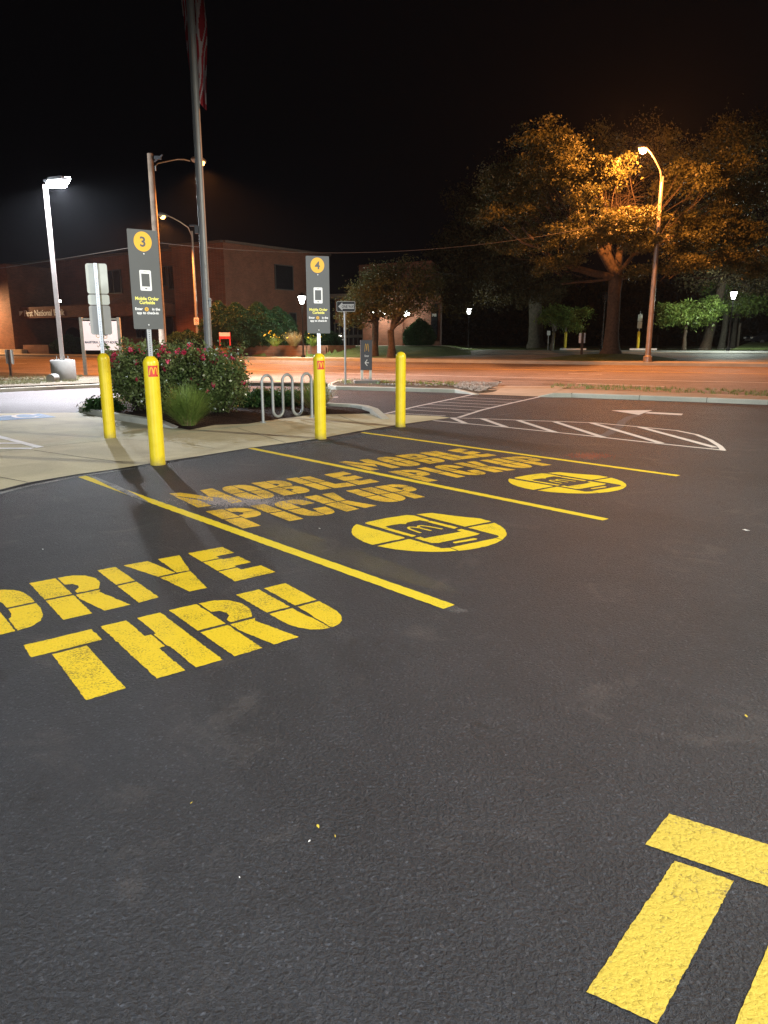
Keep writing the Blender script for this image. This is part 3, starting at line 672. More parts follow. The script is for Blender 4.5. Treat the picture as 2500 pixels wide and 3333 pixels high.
# stall lines
for a, b, wa in (((262, 1549), (1462, 1976), .10), ((815, 1459), (1972, 1692), .10), ((1180, 1408), (2208, 1549), .10)):
    mb = MB(); A, B = Vector(P2(*a)), Vector(P2(*b)); pts = [A.lerp(B, i / 160) for i in range(161)]
    ribbon(mb, pts, [wa + float(RNG.normal()) * .004 for _ in pts], 0.0022); structure(mb, 'road_line', 'line')
mb = MB(); A, B = Vector(P2(620, 1655)), Vector(P2(1440, 1945)); nrm = Vector((-(B - A).y, (B - A).x)).normalized()
ribbon(mb, [A.lerp(B, i / 6) + nrm * .13 for i in range(7)], [.05, .18, .26, .30, .30, .24, .08], 0.0008); structure(mb, 'road_line', 'spray')
mb = MB(); g = Vector(P2(1475, 1990)); mb.poly([(g.x + a, g.y + b_, .0009) for a, b_ in ((-.10, .06), (.02, .09), (.09, 0), (.03, -.03))]); structure(mb, 'road_line', 'dust')
# near lettering at the lower right, seen from its foot
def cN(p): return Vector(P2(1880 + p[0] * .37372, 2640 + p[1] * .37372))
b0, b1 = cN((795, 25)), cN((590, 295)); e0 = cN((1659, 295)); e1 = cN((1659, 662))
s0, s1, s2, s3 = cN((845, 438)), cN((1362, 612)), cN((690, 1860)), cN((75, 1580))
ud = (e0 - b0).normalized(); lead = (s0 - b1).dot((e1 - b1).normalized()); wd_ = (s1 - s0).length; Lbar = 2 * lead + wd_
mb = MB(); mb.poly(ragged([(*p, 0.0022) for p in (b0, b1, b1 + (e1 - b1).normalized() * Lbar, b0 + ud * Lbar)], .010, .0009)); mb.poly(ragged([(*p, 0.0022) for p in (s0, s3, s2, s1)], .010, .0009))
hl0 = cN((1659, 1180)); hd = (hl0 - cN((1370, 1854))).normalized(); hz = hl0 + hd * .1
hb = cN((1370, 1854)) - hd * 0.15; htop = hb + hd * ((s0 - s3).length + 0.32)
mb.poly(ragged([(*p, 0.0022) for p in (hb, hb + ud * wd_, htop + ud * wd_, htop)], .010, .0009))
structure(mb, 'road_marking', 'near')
# white markings: crossing bars, painted island, arrow
def c7(x, y): return (1240 + x * .72333, 1260 + y * .72333)
def c8(x, y): return (1360 + x * .30139, 1230 + y * .30139)
mb = MB()
ribbon(mb, [P2(1253, 1347), P2(*c8(0, 305)), P2(*c8(300, 242)), P2(*c8(600, 178))], .09, .0022)
ribbon(mb, [P2(*c8(440, 428)), P2(*c8(700, 345)), P2(*c8(1000, 275)), P2(*c8(1320, 204))], .09, .0022)
for a, b in (((470, 210), (1150, 244)), ((350, 236), (1035, 268)), ((230, 262), (915, 296)), ((110, 288), (795, 324)), ((-10, 318), (680, 353)), ((-130, 345), (560, 384)), ((-290, 380), (300, 412))):
    ribbon(mb, [P2(*c8(*a)), P2(*c8(*b))], .065, .0040)
structure(mb, 'road_marking', 'white')
mb = MB()
ribbon(mb, [P2(*c8(345, 431)), P2(*c7(450, 142)), P2(*c7(620, 149)), P2(*c7(800, 155)), P2(*c7(960, 161)), P2(*c7(1150, 178)), P2(*c7(1330, 196)), P2(*c7(1420, 214)), P2(*c7(1480, 238)), P2(*c7(1525, 266)), P2(*c7(1540, 284))], .078, .0022)
ribbon(mb, [P2(*c7(235, 151)), P2(*c7(560, 181)), P2(*c7(900, 216)), P2(*c7(1270, 257)), P2(*c7(1552, 286))], .078, .0040)
for a, b in (((322, 140), (378, 163)), ((455, 143), (563, 181)), ((618, 151), (785, 205)), ((782, 157), (1005, 229)), ((948, 162), (1262, 254)), ((1165, 181), (1505, 273))):
    ribbon(mb, [P2(*c7(*a)), P2(*c7(*b))], .115, .0058)
structure(mb, 'road_marking', 'white')
mb = MB(); mb.poly([(*P2(*c7(*p)), .0022) for p in ((1036, 105), (1160, 125), (1222, 104))]); mb.poly([(*P2(*c7(*p)), .0022) for p in ((1205, 112), (1188, 118), (1352, 127), (1360, 120))])
structure(mb, 'road_marking', 'white')
mb = MB(); mb.poly([(*P2(820 + x * .18083, 1190 + y * .18083), .0022) for x, y in ((645, 588), (720, 645), (870, 605), (840, 588))]); mb.poly([(*P2(820 + x * .18083, 1190 + y * .18083), .0022) for x, y in ((1380, 566), (1420, 577), (1540, 574), (1560, 560))])
structure(mb, 'road_marking', 'white')
# tyre arc worn into the lot
mb = MB(); ribbon(mb, [P2(*c7(*p)) for p in ((1165, 124), (1120, 135), (1085, 155), (1070, 180), (1030, 205), (985, 225))], .16, .001); structure(mb, 'road_line', 'drive')
mb = MB(); ribbon(mb, [P2(*c8(*p)) for p in ((560, 425), (880, 400), (1100, 372), (1290, 354))], .05, .001); structure(mb, 'road_line', 'drive')
# left: access hatch and blue badge
def cL(x, y): return (x * .2411, 1280 + y * .2411)
mb = MB()
for poly in ([(-300, 500), (0, 578), (200, 632), (598, 735), (490, 748), (60, 633), (-300, 560)], [(-300, 675), (0, 675), (205, 676), (292, 693), (0, 694), (-300, 694)], [(-300, 744), (0, 744), (470, 746), (415, 766), (0, 763), (-300, 763)]):
    mb.poly([(*P2(*cL(*p)), .013) for p in poly])
structure(mb, 'pavement_marking', 'whiteb')
mb = MB(); mb.poly([(*P2(*cL(*p)), .013) for p in ((-350, 330), (540, 281), (768, 330), (-350, 400))])
ps = [P2(*cL(350 + 165 * math.cos(a), 318 + 24 * math.sin(a))) for a in np.linspace(0.3, 5.6, 20)]
ribbon(mb, ps, .09, .0165, 1); ribbon(mb, [P2(*cL(-300, 345)), P2(*cL(-20, 325)), P2(*cL(200, 305))], .10, .0165, 1)
structure(mb, 'pavement_marking', ['blue', 'whiteb'])
# street lines
def street_line(pts, wd, mat, name='street_line'):
    mb = MB(); P = [G(*p) for p in pts]; ribbon(mb, [(p.x, p.y) for p in P], wd, .006, 0, h); structure(mb, name, mat)
street_line([(1100, 1214.5), (1270, 1219), (1500, 1225), (2000, 1236), (2500, 1246), (2900, 1255)], .11, 'stline')
street_line([(640, 1199), (787, 1203), (900, 1207.5), (1100, 1214.5)], .11, 'stline')
street_line([(0, 1168), (150, 1171), (300, 1175), (520, 1178), (780, 1183), (1100, 1193.5), (1270, 1198), (1800, 1205), (2500, 1218), (2900, 1226)], .13, 'stline_y')
street_line([(0, 1182), (40, 1182.6), (87, 1183.5)], .10, 'stline')
street_line([(1876, 1248), (2163, 1259)], .12, 'stline'); street_line([(1850, 1216), (1960, 1219)], .10, 'stline')
street_line([(790, 1240), (840, 1243), (915, 1242)], .30, 'stline_y'); street_line([(770, 1254), (830, 1249)], .25, 'stline_y')
# crack sealing and one long black smear
mb = MB()
for pts in ([(1360, 1239), (1385, 1239.5), (1400, 1242), (1440, 1244.5), (1500, 1243), (1560, 1246), (1610, 1245.5), (1629, 1243), (1625, 1240.5), (1600, 1237), (1640, 1235.5), (1700, 1237), (1860, 1241)],
            [(1765, 1250), (1800, 1251), (1850, 1251.5)], [(1100, 1203), (1180, 1205), (1260, 1207)], [(1650, 1266), (1790, 1267), (1860, 1264)],
            [(1880, 1210), (1905, 1209), (1960, 1211)], [(300, 1190), (350, 1196), (380, 1194)], [(200, 1200), (300, 1207), (330, 1204)], [(2020, 1188), (2035, 1183), (2045, 1180)]):
    P = [G(*p) for p in pts]; ribbon(mb, [(p.x, p.y) for p in P], [random.uniform(.05, .14) for _ in P], .0085, 0, h)
structure(mb, 'road_line', 'tar')
# far side: kerb, walk, lawn, far lot
drape([[ts(-130, 35.6), ts(130, 35.6), ts(130, 36.9), ts(-130, 36.9)]], h, 0.13, 'far_pavement', 'walk')
fk = [ts(t, 35.62) for t in np.linspace(-120, 120, 13)]; kerb(fk, 'far_kerb', .16, .15)
def GL(px, py): g = G(px, py, hl); return (g.x, g.y)
def swall(px): return float(np.interp(px, [733, 1000, 1060, 1150, 1200], [37.5, 37.9, 38.6, 41.2, 45.6]))
def zlawn(px, s_):
    low = h(s_) + .10 + max(0, s_ - 36.9) * .02
    if px < 1150:
        if s_ >= swall(px) - .02: return PAD
        return low + (.35 * (s_ - 37.5) / 4 if px > 1000 else 0)
    up = hl(s_); e_ = float(np.interp(s_, [37.5, 45], [1250, 1440])); f_ = min(1, max(0, (e_ + 120 - px) / 120)); f_ = f_ * f_ * (3 - 2 * f_)
    if px < 1230: lowr = low + .35 * (s_ - 37.5) / 4; k = (px - 1150) / 80; up = min(PAD, up if s_ > 45 else lowr * (1 - k) + up * k)
    return h(s_) - .05 + (up - h(s_) + .05) * f_
gm = MB(); pxs = list(range(600, 1580, 20)); sss = [36.95] + [round(37.2 + .25 * i, 2) for i in range(38)] + [48, 52, 56, 62, 70]
for px in pxs:
    for s_ in sss: x, y = colS(px, s_); gm.v.append((x, y, zlawn(px, s_)))
for i in range(len(pxs) - 1):
    for j in range(len(sss) - 1): k = i * len(sss) + j; gm.f.append((k, k + 1, k + 1 + len(sss), k + len(sss))); gm.m.append(0)
structure(gm, 'lawn', 'grass', smooth=True)
drape([[colS(1300, 38.5), colS(1340, 37.9), colS(1560, 37.4), ts(40, 37.6), ts(90, 37.6), ts(90, 57), colS(1560, 57), colS(1500, 50), colS(1420, 44), colS(1340, 40.5)]], h, 0.02, 'far_road', 'farlot')
drape([[ts(-5, 57.5), ts(90, 57.5), ts(90, 82), ts(-5, 82)]], lambda q: h(57.5) + .1 + max(0, q - 57.5) * .032, 0.0, 'far_lawn', 'grass')
mb = MB(); ribbon(mb, [colS(p, s) for p, s in ((1480, 52.5), (1560, 56), (1640, 57.2), (1780, 57.5), (1910, 57.6))], .2, .16, 0, h); structure(mb, 'yellow_kerb', 'farp')
mb = MB(); ribbon(mb, [colS(p, s) for p, s in ((1910, 57.5), (2100, 57.5), (2330, 57.5), (2450, 60), (2600, 63))], .2, .13, 0, h); structure(mb, 'far_lot_kerb', 'kerb')
mb = MB(); ribbon(mb, [colS(p, s) for p, s in ((1720, 52.6), (1850, 52.2), (2060, 51.0), (2300, 51), (2600, 51))], 1.2, .05, 0, h); structure(mb, 'far_kerb', 'walk')
mb = MB(); ribbon(mb, [colS(p, s) for p, s in ((1560, 46), (1700, 47), (1880, 47.5))], .5, .06, 0, h); structure(mb, 'far_kerb', 'walk')
# building pad with lawn and the entrance walk
gm = MB(); pxs = list(range(1080, 1500, 20))
for px in pxs:
    for s_ in (45.1, 46.2, 47.3): x, y = colS(px, s_); gm.v.append((x, y, zlawn(px, s_) + .03))
for i in range(len(pxs) - 1):
    for j in range(2): k = i * 3 + j; gm.f.append((k, k + 1, k + 4, k + 3)); gm.m.append(0)
structure(gm, 'entrance_path', 'walk')

# ================================================================== BOLLARDS AND PARKING SIGNS
BH = 1.35; BR = 0.092
def bollard_sleeve(parent, hgt=BH, r=BR, mat='yplast', name='sleeve'):
    prof = [(r * 1.015, 0.0), (r * 1.015, .02), (r, .03), (r, hgt - r * 1.35), (r * 1.02, hgt - r * 1.33), (r * 1.02, hgt - r * 1.1)]
    for i in range(1, 9):
        a = math.pi / 2 * i / 8; prof.append((r * 1.02 * math.cos(a) + .001, hgt - r * 1.1 + r * 1.1 * math.sin(a)))
    return MB().lathe(prof, 40).build(name, mat, parent, smooth=True)
def sticker(parent, z, ang, r=BR):
    """red square with the yellow arches, wrapped on the sleeve; ang = facing direction"""
    hw, hh = .062, .067; mb = MB()
    def onc(x, zz, rr): a = ang + x / r; return (rr * math.cos(a), rr * math.sin(a), z + zz)
    n = 8
    vs = [onc(-hw + 2 * hw * i / n, s * hh, r + .002) for i in range(n + 1) for s in (-1, 1)]
    mb.add(vs, [(2 * i, 2 * i + 2, 2 * i + 3, 2 * i + 1) for i in range(n)], 0)
    o = mb.build('sticker', 'sred', parent)
    mb = MB()
    for q in arches_flat(.12): mb.poly([onc((p.x - .5) * .108, (p.y - .5) * .092, r + .0035) for p in q])
    mb.build('arches_emblem', 'sgold', o)
def perforated_post(mb, z0, z1, wd=.052):
    mb.box((0, 0, (z0 + z1) / 2), (wd, wd, z1 - z0), 0, 0)
    k = z0 + .02
    while k < z1 - .01:
        c = [(.0055 * math.cos(a), k + .0055 * math.sin(a)) for a in np.linspace(0, 2 * math.pi, 9)[:-1]]
        mb.poly([(p[0], -wd / 2 - .0015, p[1]) for p in c], 1); mb.poly([(-wd / 2 - .0015, p[0], p[1]) for p in c], 1)
        k += .0254
def parking_sign(px, py, D, num, label, yaw, pxtop, pybot, ang):
    b = atz(px, py, 0); D = b.y
    t = thing('parking_sign', (b.x, b.y + BR * .9, 0), label, 'parking sign', 'numbered pickup bay signs on yellow bollards')
    bollard_sleeve(t); sticker(t, 1.35 - .185, ang)
    zb = at(px, pybot, D).z; zt = at(px, pxtop, D).z
    mb = MB(); perforated_post(mb, BH - .1, zb + .35); o = mb.build('post', ['galv', 'hole'], t, rz=yaw)
    W = .355; H = zt - zb; zc = (zt + zb) / 2
    p = MB().plate([(x, z) for x, z in rrect(-W / 2, zb, W / 2, zt, .012)], -.034, -.030).build('sign_panel', 'sgrey', t, rz=yaw)
    f = -.0355; s = H / 1.26
    mb = MB(); mb.poly([(-.002 + .105 * math.cos(a), f, zt - .148 * s + .112 * math.sin(a)) for a in np.linspace(0, 2 * math.pi, 49)[:-1]]); d = mb.build('number_disc', 'sgold', p)
    mb = MB(); put_text(mb, num, .155, -.002, zt - .148 * s - .054, f - .001, 0, .004); mb.build('numeral', 'sgrey', d)
    # phone: white body with the screen, slot and button left in panel grey
    ph = MB(); x0, x1 = -.068, .068; z1_, z0_ = zt - .505 * s, zt - .765 * s
    ph.poly([(x, f, z) for x, z in rrect(x0, z0_, x1, z1_, .014)], 0)
    ph.poly([(x, f - .001, z) for x, z in ((x0 + .02, z0_ + .048), (x1 - .02, z0_ + .048), (x1 - .02, z1_ - .040), (x0 + .02, z1_ - .040))], 1)
    ph.poly([(x, f - .001, z) for x, z in rrect(-.022, z1_ - .023, .022, z1_ - .017, .002)], 1)
    ph.poly([(x, f - .001, z) for x, z in rrect(-.013, z0_ + .017, .013, z0_ + .030, .003)], 1)
    ph.build('phone_icon', ['swhite', 'sgrey'], p)
    mb = MB(); put_text(mb, 'Mobile Order', .052, 0, zt - .885 * s, f, 0, .0017, .96); put_text(mb, 'Curbside', .052, 0, zt - .935 * s, f, 0, .0017, .96); mb.build('heading', 'syel', p)
    mb = MB(); put_text(mb, 'Enter', .043, -.150, zt - 1.015 * s, f, 0, .0014, .96, 'LEFT'); put_text(mb, 'in the', .043, .148, zt - 1.015 * s, f, 0, .0014, .96, 'RIGHT')
    put_text(mb, 'app to check-in', .043, 0, zt - 1.065 * s, f, 0, .0014, .96)
    mb.build('instruction_text', 'swhite', p)
    mb = MB(); cx, cz = -.012, zt - 1.002 * s
    mb.poly([(cx + .0235 * math.cos(a), f, cz + .0235 * math.sin(a)) for a in np.linspace(0, 2 * math.pi, 25)[:-1]], 0)
    put_text(mb, num, .034, cx, cz - .012, f - .001, 1, .001); mb.build('small_number_disc', ['sgold', 'sgrey'], p)
    for zz in (zt - .30 * s, zt - 1.205 * s):
        mb = MB().lathe([(.0085, 0), (.0085, .006), (.004, .009)], 12); mb.v = [(v[0], f - v[2], zz + v[1]) for v in mb.v]; mb.build('bolt', 'swhite', p)
    return t
parking_sign(507.8, 1515.4, 0, '3', 'grey sign with yellow number 3 on a yellow bollard beside the rose bushes', R(33), 745, 1071, R(-57))
parking_sign(1042.3, 1430.5, 0, '4', 'grey sign with yellow number 4 on a yellow bollard in front of the bike rack', R(13), 832, 1085, R(-65))
# bollard with three sign backs
b = atz(353, 1428.5, 0)
t = thing('sign_bollard', (b.x, b.y + BR * .9, 0), 'yellow bollard carrying a tall perforated post with three blank sign backs', 'bollard sign')
bollard_sleeve(t)
zt = at(308, 855, b.y).z
mb = MB(); perforated_post(mb, BH - .1, zt); mb.build('post', ['galv', 'hole'], t, rz=R(10))
for (pt, pb, mat) in ((855, 954.5, 'alum'), (957, 991, 'alum'), (993, 1089, 'alumg')):
    z1 = at(308, pt, b.y).z; z0 = at(308, pb, b.y).z
    MB().plate(rrect(-.158, z0, .158, z1, .035), .03, .034).build('sign_plate', mat, t, rz=R(10))
# plain bollard
b = atz(1303.7, 1390.7, 0)
t = thing('bollard', (b.x, b.y + BR * .9, 0), 'plain yellow dome-topped bollard standing alone at the corner of the concrete', 'bollard')
bollard_sleeve(t)

# ------------------------------------------------------------------ bike rack
a_, b_ = atz(857, 1377, 0), atz(1016, 1360, 0)
ang = math.atan2(b_.y - a_.y, b_.x - a_.x); Lr = (b_ - a_).length; st = Lr / 5
t = thing('bike_rack', (a_.x, a_.y, 0), 'galvanised steel wave bike rack with three loops on the concrete', 'bike rack', rz=ang)
rt = .028; top = .90; rad = st / 2; pts = [(0, 0, 0), (0, 0, .4)]
for i in range(5):
    up = i % 2 == 0; cx_ = st * (i + .5); cz_ = top - rad if up else .10 + rad
    for k in range(0, 13):
        a = math.pi * (1 - k / 12)
        pts.append((cx_ + rad * math.cos(a), 0, cz_ + (rad if up else -rad) * math.sin(a)))
pts += [(Lr, 0, .4), (Lr, 0, 0)]
MB().tube(pts, rt, 16).build('wave_tube', 'galvd', t, smooth=True)
for x in (0, Lr):
    mb = MB(); mb.lathe([(.062, 0.008), (.062, .018), (.03, .020)], 20, (x, 0, 0))
    for k in range(3):
        aa = 2.1 * k + .5; mb.lathe([(.009, .016), (.009, .032)], 8, (x + .047 * math.cos(aa), .047 * math.sin(aa), 0))
    mb.build('foot_plate', 'galvd', t)

# ------------------------------------------------------------------ flagpole and flag
FY = 19.0; fb = at(681, 1160, FY)
t = thing('flagpole', (fb.x, FY, .08), 'tall aluminium flagpole rising behind the rose bushes', 'flagpole')
MB().lathe([(.13, 0), (.13, .05), (.097, .08), (.095, 3), (.092, 6), (.088, 9), (.082, 11.8), (.05, 11.9)], 32).build('pole', 'poleal', t, smooth=True)
MB().tube([(.03, -.115, .9), (.03, -.125, 4), (.01, -.12, 8), (0, -.105, 11.7)], .006, 6).build('halyard', 'wire', t)
MB().box((.105, -.03, at(672, 985, FY).z - .08), (.05, .07, .22)).box((.125, -.03, at(672, 985, FY).z - .02), (.03, .16, .03)).build('cleat', 'galvd', t)
zl = at(640, 748, FY).z - .08
mb = MB(); mb.box((-.13, -.02, zl), (.09, .12, .18)).box((-.22, -.03, zl + .09), (.16, .10, .03)); mb.build('flag_light', 'slate', t)
# flag hangs limp beside the pole
mb = MB(); n1, n2 = 40, 66; ztop, zbot = 11.0, at(640, 356, FY).z
for i in range(n2 + 1):
    v = i / n2; z = ztop + (zbot - ztop) * v
    for j in range(n1 + 1):
        u = j / n1
        wd = .42 * (1 - .55 * max(0, v - .55) / .45)
        x = -.32 + (wd + .13) * (u ** 1.1) + (.13 + .10 * v) * v
        y = -.05 + .075 * math.sin(u * 15 + v * 2.5) * (0.6 + .4 * math.sin(v * 7)) + .03 * math.sin(v * 14 + u * 5)
        mb.v.append((x, y + .19, z - .14 * math.sin(u * 3.0) * (1 - v) + (.35 * (1 - u) * v if v > .5 else 0)))
for i in range(n2):
    for j in range(n1):
        k = i * (n1 + 1) + j; mb.f.append((k, k + 1, k + n1 + 2, k + n1 + 1))
        s_ = (j / n1) * 3.4 + (i / n2) * 5.5 + .9 * math.sin(j * .35 + i * .16) + .5 * math.sin(i * .31); mb.m.append(1 if (s_ % 2) > 1.25 else 0)
o = mb.build('flag', ['fred', 'fwhite'], smooth=True, loc=(fb.x, FY, 0), fixn=False)
tag(o, 'limp red and white striped flag hanging high against the flagpole', 'flag')

# ================================================================== LOT LAMP (lit)
gz = .10
lb = atz(197, 1241, gz); LY = lb.y + .35
ltop = at(146, 602, LY)
t = thing('lot_lamp', (atz(197, 1241, gz).x, LY, gz), 'bright white parking lot lamp on a tall square pole with concrete base', 'lot lamp')
MB().lathe([(.44, 0), (.44, .74), (.42, .78)], 40).build('concrete_base', 'block', t, smooth=True)
dx = ltop.x - lb.x
mb = MB(); zt_ = ltop.z - gz
mb.box((0, 0, .80), (.42, .42, .03)); [mb.tube([(sx * .15, sy * .15, .78), (sx * .15, sy * .15, .93)], .018, 8) for sx in (-1, 1) for sy in (-1, 1)]
mb.build('anchor_plate', 'galvd', t)
mb = MB(); mb.box((0, 0, .82 + (zt_ - .82) / 2), (.15, .15, zt_ - .82)); mb.build('pole', 'pole', t, rz=R(20))
hd_ = at(170, 590, LY); hx, hz_ = hd_.x - lb.x, hd_.z - gz
mb = MB(); mb.box((hx * .5 + .02, 0, hz_ + .02), (abs(hx) + .1, .08, .08)); mb.build('arm', 'slate', t)
hdm = MB(); hdm.box((hx + .25, -.05, hz_ + .06), (.60, .42, .10), R(-20)); hm = hdm.build('lamp_head', 'slate', t)
lq = MB().box((0, 0, 0), (.72, .62, .09), 0); rq = Matrix.Rotation(R(38), 3, 'X'); lq.v = [tuple(rq @ Vector(v) + Vector((hx + .25, -.12, hz_ - .06))) for v in lq.v]; lq.build('lens', 'e_white', hm)  # lens made larger than the head, so its glare is built into the shape
L1 = (lb.x + hx + .25, LY - .05, hd_.z - .10)
lamp((L1[0], L1[1], L1[2] - .12), 1100, (.9, .95, 1.0), 'POINT', .2)  # extra light at the head, added for the glow around it
lamp(L1, 27000, (.86, .91, 1.0), 'SPOT', .13, (L1[0] + 2.6, L1[1] - 6.0, 0), 150, .35)

# second lot lamp just outside the right of the picture
L2 = (11.6, 5.4, 7.2)
t = thing('lot_lamp', (12.1, 5.5, 0), 'white parking lot lamp on a square pole at the open side of the lot', 'lot lamp')
MB().lathe([(.44, 0), (.44, .74), (.42, .78)], 32).build('concrete_base', 'block', t, smooth=True)
MB().box((0, 0, 4.1), (.15, .15, 6.7)).build('pole', 'pole', t)
o = MB().box((-.45, -.1, 7.42), (.75, .36, .10)).build('lamp_head', 'slate', t); MB().box((-.5, -.1, 7.35), (.5, .3, .03)).build('lens', 'e_white', o)
lamp(L2, 9000, (1.0, .93, .76), 'SPOT', .16, (5.6, 6.2, 0), 126, .35)
# wall lamp of the restaurant behind the photographer
lamp((-7.5, -4.5, 4.6), 5600, (.88, .93, 1.0), 'SPOT', .5, (-4.6, -1.0, 0), 124, .6)
lamp((5.0, -6.0, 5.2), 7000, (.90, .94, 1.0), 'SPOT', .5, (3.6, -2.0, 0), 124, .6)

# ================================================================== LEFT VERGE: court sign, small post
cb = atz(280, 1221, gz); CY = cb.y
yw = R(-14)
cpl, cpr = at(270, 1090, CY), at(404, 1090, CY)
t = thing('court_sign', (cb.x, CY, gz), 'white magistrate court sign between two grey posts at the street', 'sign', rz=0)
wdt = (at(400, 1221, CY).x - cb.x); zt_ = at(272, 1036, CY).z - gz; z0_ = at(272, 1140, CY).z - gz
for x in (0, wdt): MB().box((x, 0, zt_ / 2 + .02), (.13, .13, zt_ + .04)).build('post', 'gpost', t)
f = MB(); f.box((wdt / 2, 0, zt_ - .03), (wdt - .13, .10, .07)); f.build('top_rail', 'gpost', t)
p = MB().box((wdt / 2, 0, (zt_ - .12 + z0_) / 2), (wdt - .14, .07, zt_ - .12 - z0_)).build('panel', 'courtw', t)
cxm = wdt / 2; fy = -.038
mb = MB(); put_text(mb, 'DISTRICT JUDGE', .135, cxm, zt_ - .30, fy, 0, .003, .95); mb.build('heading', 'navy', p); mb = MB(); put_text(mb, 'MAGISTERIAL DISTRICT COURT', .135, cxm, z0_ + .30, fy, 0, .005, .76); mb.build('court_name', 'navy', p); mb = MB(); put_text(mb, '-3-03', .12, cxm + .06, z0_ + .13, fy, 0, .003)
mb.build('lettering', 'navy', p)
mb = MB()
for (cx_, cz_, r0, mi) in ((-.12, 0, .10, 1), (.06, -.04, .10, 1), (.20, -.05, .09, 1)):
    ps_ = [(cxm + cx_ + r0 * math.cos(a), fy, z0_ + .62 + cz_ + r0 * .8 * math.sin(a)) for a in np.linspace(0, 2 * math.pi, 17)]
    q = [(cxm + cx_ + r0 * .72 * math.cos(a), fy, z0_ + .62 + cz_ + r0 * .55 * math.sin(a)) for a in np.linspace(0, 2 * math.pi, 17)]
    for i in range(16): mb.poly([ps_[i], ps_[i + 1], q[i + 1], q[i]], 1)
mb.poly([(cxm + .16 + x, fy - .002, z0_ + .76 + z) for x, z in ((-.06, -.1), (.06, -.12), (.16, -.12), (.11, .02), (.05, .06), (.06, .18), (0, .24), (-.07, .2), (-.08, .1), (-.04, .04))], 0)
mb.build('seal_emblem', ['navy', 'gold'], p)
sb = atz(40, 1228, gz)
t = thing('small_sign', (sb.x, sb.y, gz), 'small dark wooden post with a curled white notice seen from behind', 'small sign')
z1 = at(34, 1138, sb.y).z - gz
MB().box((-.03, 0, z1 / 2), (.09, .09, z1)).build('post', 'woodd', t)
mb = MB(); zA, zB = z1 + .0, at(34, 1184, sb.y).z - gz
for i in range(9):
    for k, z in ((0, zA), (1, zB)):
        x = -.20 + .37 * i / 8; mb.v.append((x - .03, .06 + .03 * math.cos(i * 1.1) + (.02 if k else 0) * math.sin(i * 2), z + (.03 * math.sin(i * 1.7) if k else 0)))
mb.f = [(2 * i, 2 * i + 2, 2 * i + 3, 2 * i + 1) for i in range(8)]; mb.m = [0] * 8
nb = mb.build('notice', 'swhite', t); nb.modifiers.new('s', 'SOLIDIFY').thickness = .004
# drain pipe stub by the lamp base
pb = atz(165, 1244, gz)
t = MB().tube([(0, -.2, .16), (0, .25, .16)], [.15, .15], 18).tube([(0, -.203, .16), (0, -.1, .16)], [.10, .10], 16, 1).build('concrete_stub', ['block', 'block'], smooth=True, loc=(pb.x, pb.y + .2, gz - .02))
tag(t, 'short round concrete stub beside the lot lamp base', 'concrete stub')

# ------------------------------------------------------------------ one way sign, enter sign
kz = 0.08
ob = atz(1125, 1253, kz); OY = ob.y
t = thing('one_way_sign', (ob.x, OY, kz), 'black and white one way sign with left arrow on a round grey post', 'street sign')
ztp = at(1111, 981, OY).z - kz; zbt = at(1111, 1014.5, OY).z - kz
MB().tube([(0, 0, 0), (0, 0, ztp - .02)], .034, 14).build('post', 'galvd', t, smooth=True)
W = .63; zc = (ztp + zbt) / 2; H = ztp - zbt; x0 = -.30 + .03
p = MB().plate(rrect(x0, zbt, x0 + W, ztp, .04), -.045, -.040).build('sign_panel', 'swhite', t)
mb = MB(); mb.poly([(x, -.0465, z) for x, z in rrect(x0 + .012, zbt + .012, x0 + W - .012, ztp - .012, .03)], 0); bl = mb.build('black_field', 'sblack', p)
mb = MB(); xa = x0 + .05
mb.poly([(x, -.048, zc + z) for x, z in ((xa, 0), (xa + .135, .13), (xa + .15, .12), (xa + .15, .078), (xa + .54, .078), (xa + .54, -.078), (xa + .15, -.078), (xa + .15, -.12), (xa + .135, -.13))]); ar = mb.build('arrow', 'swhite', bl)
mb = MB(); put_text(mb, 'ONE WAY', .128, xa + .345, zc - .047, -.0495, 0, .002, .74); o = mb.build('arrow_lettering', 'sblack', bl)
eb = atz(1196, 1250, kz); EY = eb.y
t = thing('enter_sign', (eb.x, EY, kz), 'dark slate directional cabinet sign with golden arches and left arrow', 'directional sign', rz=R(6))
zt_ = at(1178, 1107, EY).z - kz; zb_ = at(1178, 1204, EY).z - kz; W = .40
MB().prism([(-.48, -.28), (.42, -.28), (.42, .3), (-.48, .3)], -.05, .14).build('concrete_base', 'block', t)
for x in (-.15, .15): MB().box((x - .04, 0, (zb_ + .14) / 2 + .02), (.09, .05, zb_ - .1)).build('leg', 'alum', t)
mb = MB(); mb.box((-.04, -.02, .165), (.40, .16, .02)); [mb.tube([(x, -.06, .15), (x, -.06, .22)], .014, 8) for x in (-.2, -.08, .05, .13)]; mb.build('bolt_plate', 'galvd', t)
c = MB().box((-.04, 0, (zt_ + zb_) / 2), (W, .20, zt_ - zb_)).build('cabinet', 'slate', t); H = zt_ - zb_
mb = MB(); 
for q in arches_flat(.10): mb.poly([(-.04 + .015 + (v.x - .5) * .155, -.102, zt_ - .385 * H + v.y * .265 * H) for v in q])
mb.build('arches_emblem', 'sgold', c)
mb = MB(); put_text(mb, 'Enter', .095, -.025, zt_ - .555 * H, -.102, 0, .002, .75); mb.build('lettering', 'swhite', c)
mb = MB(); az = zt_ - .755 * H; ax = -.03
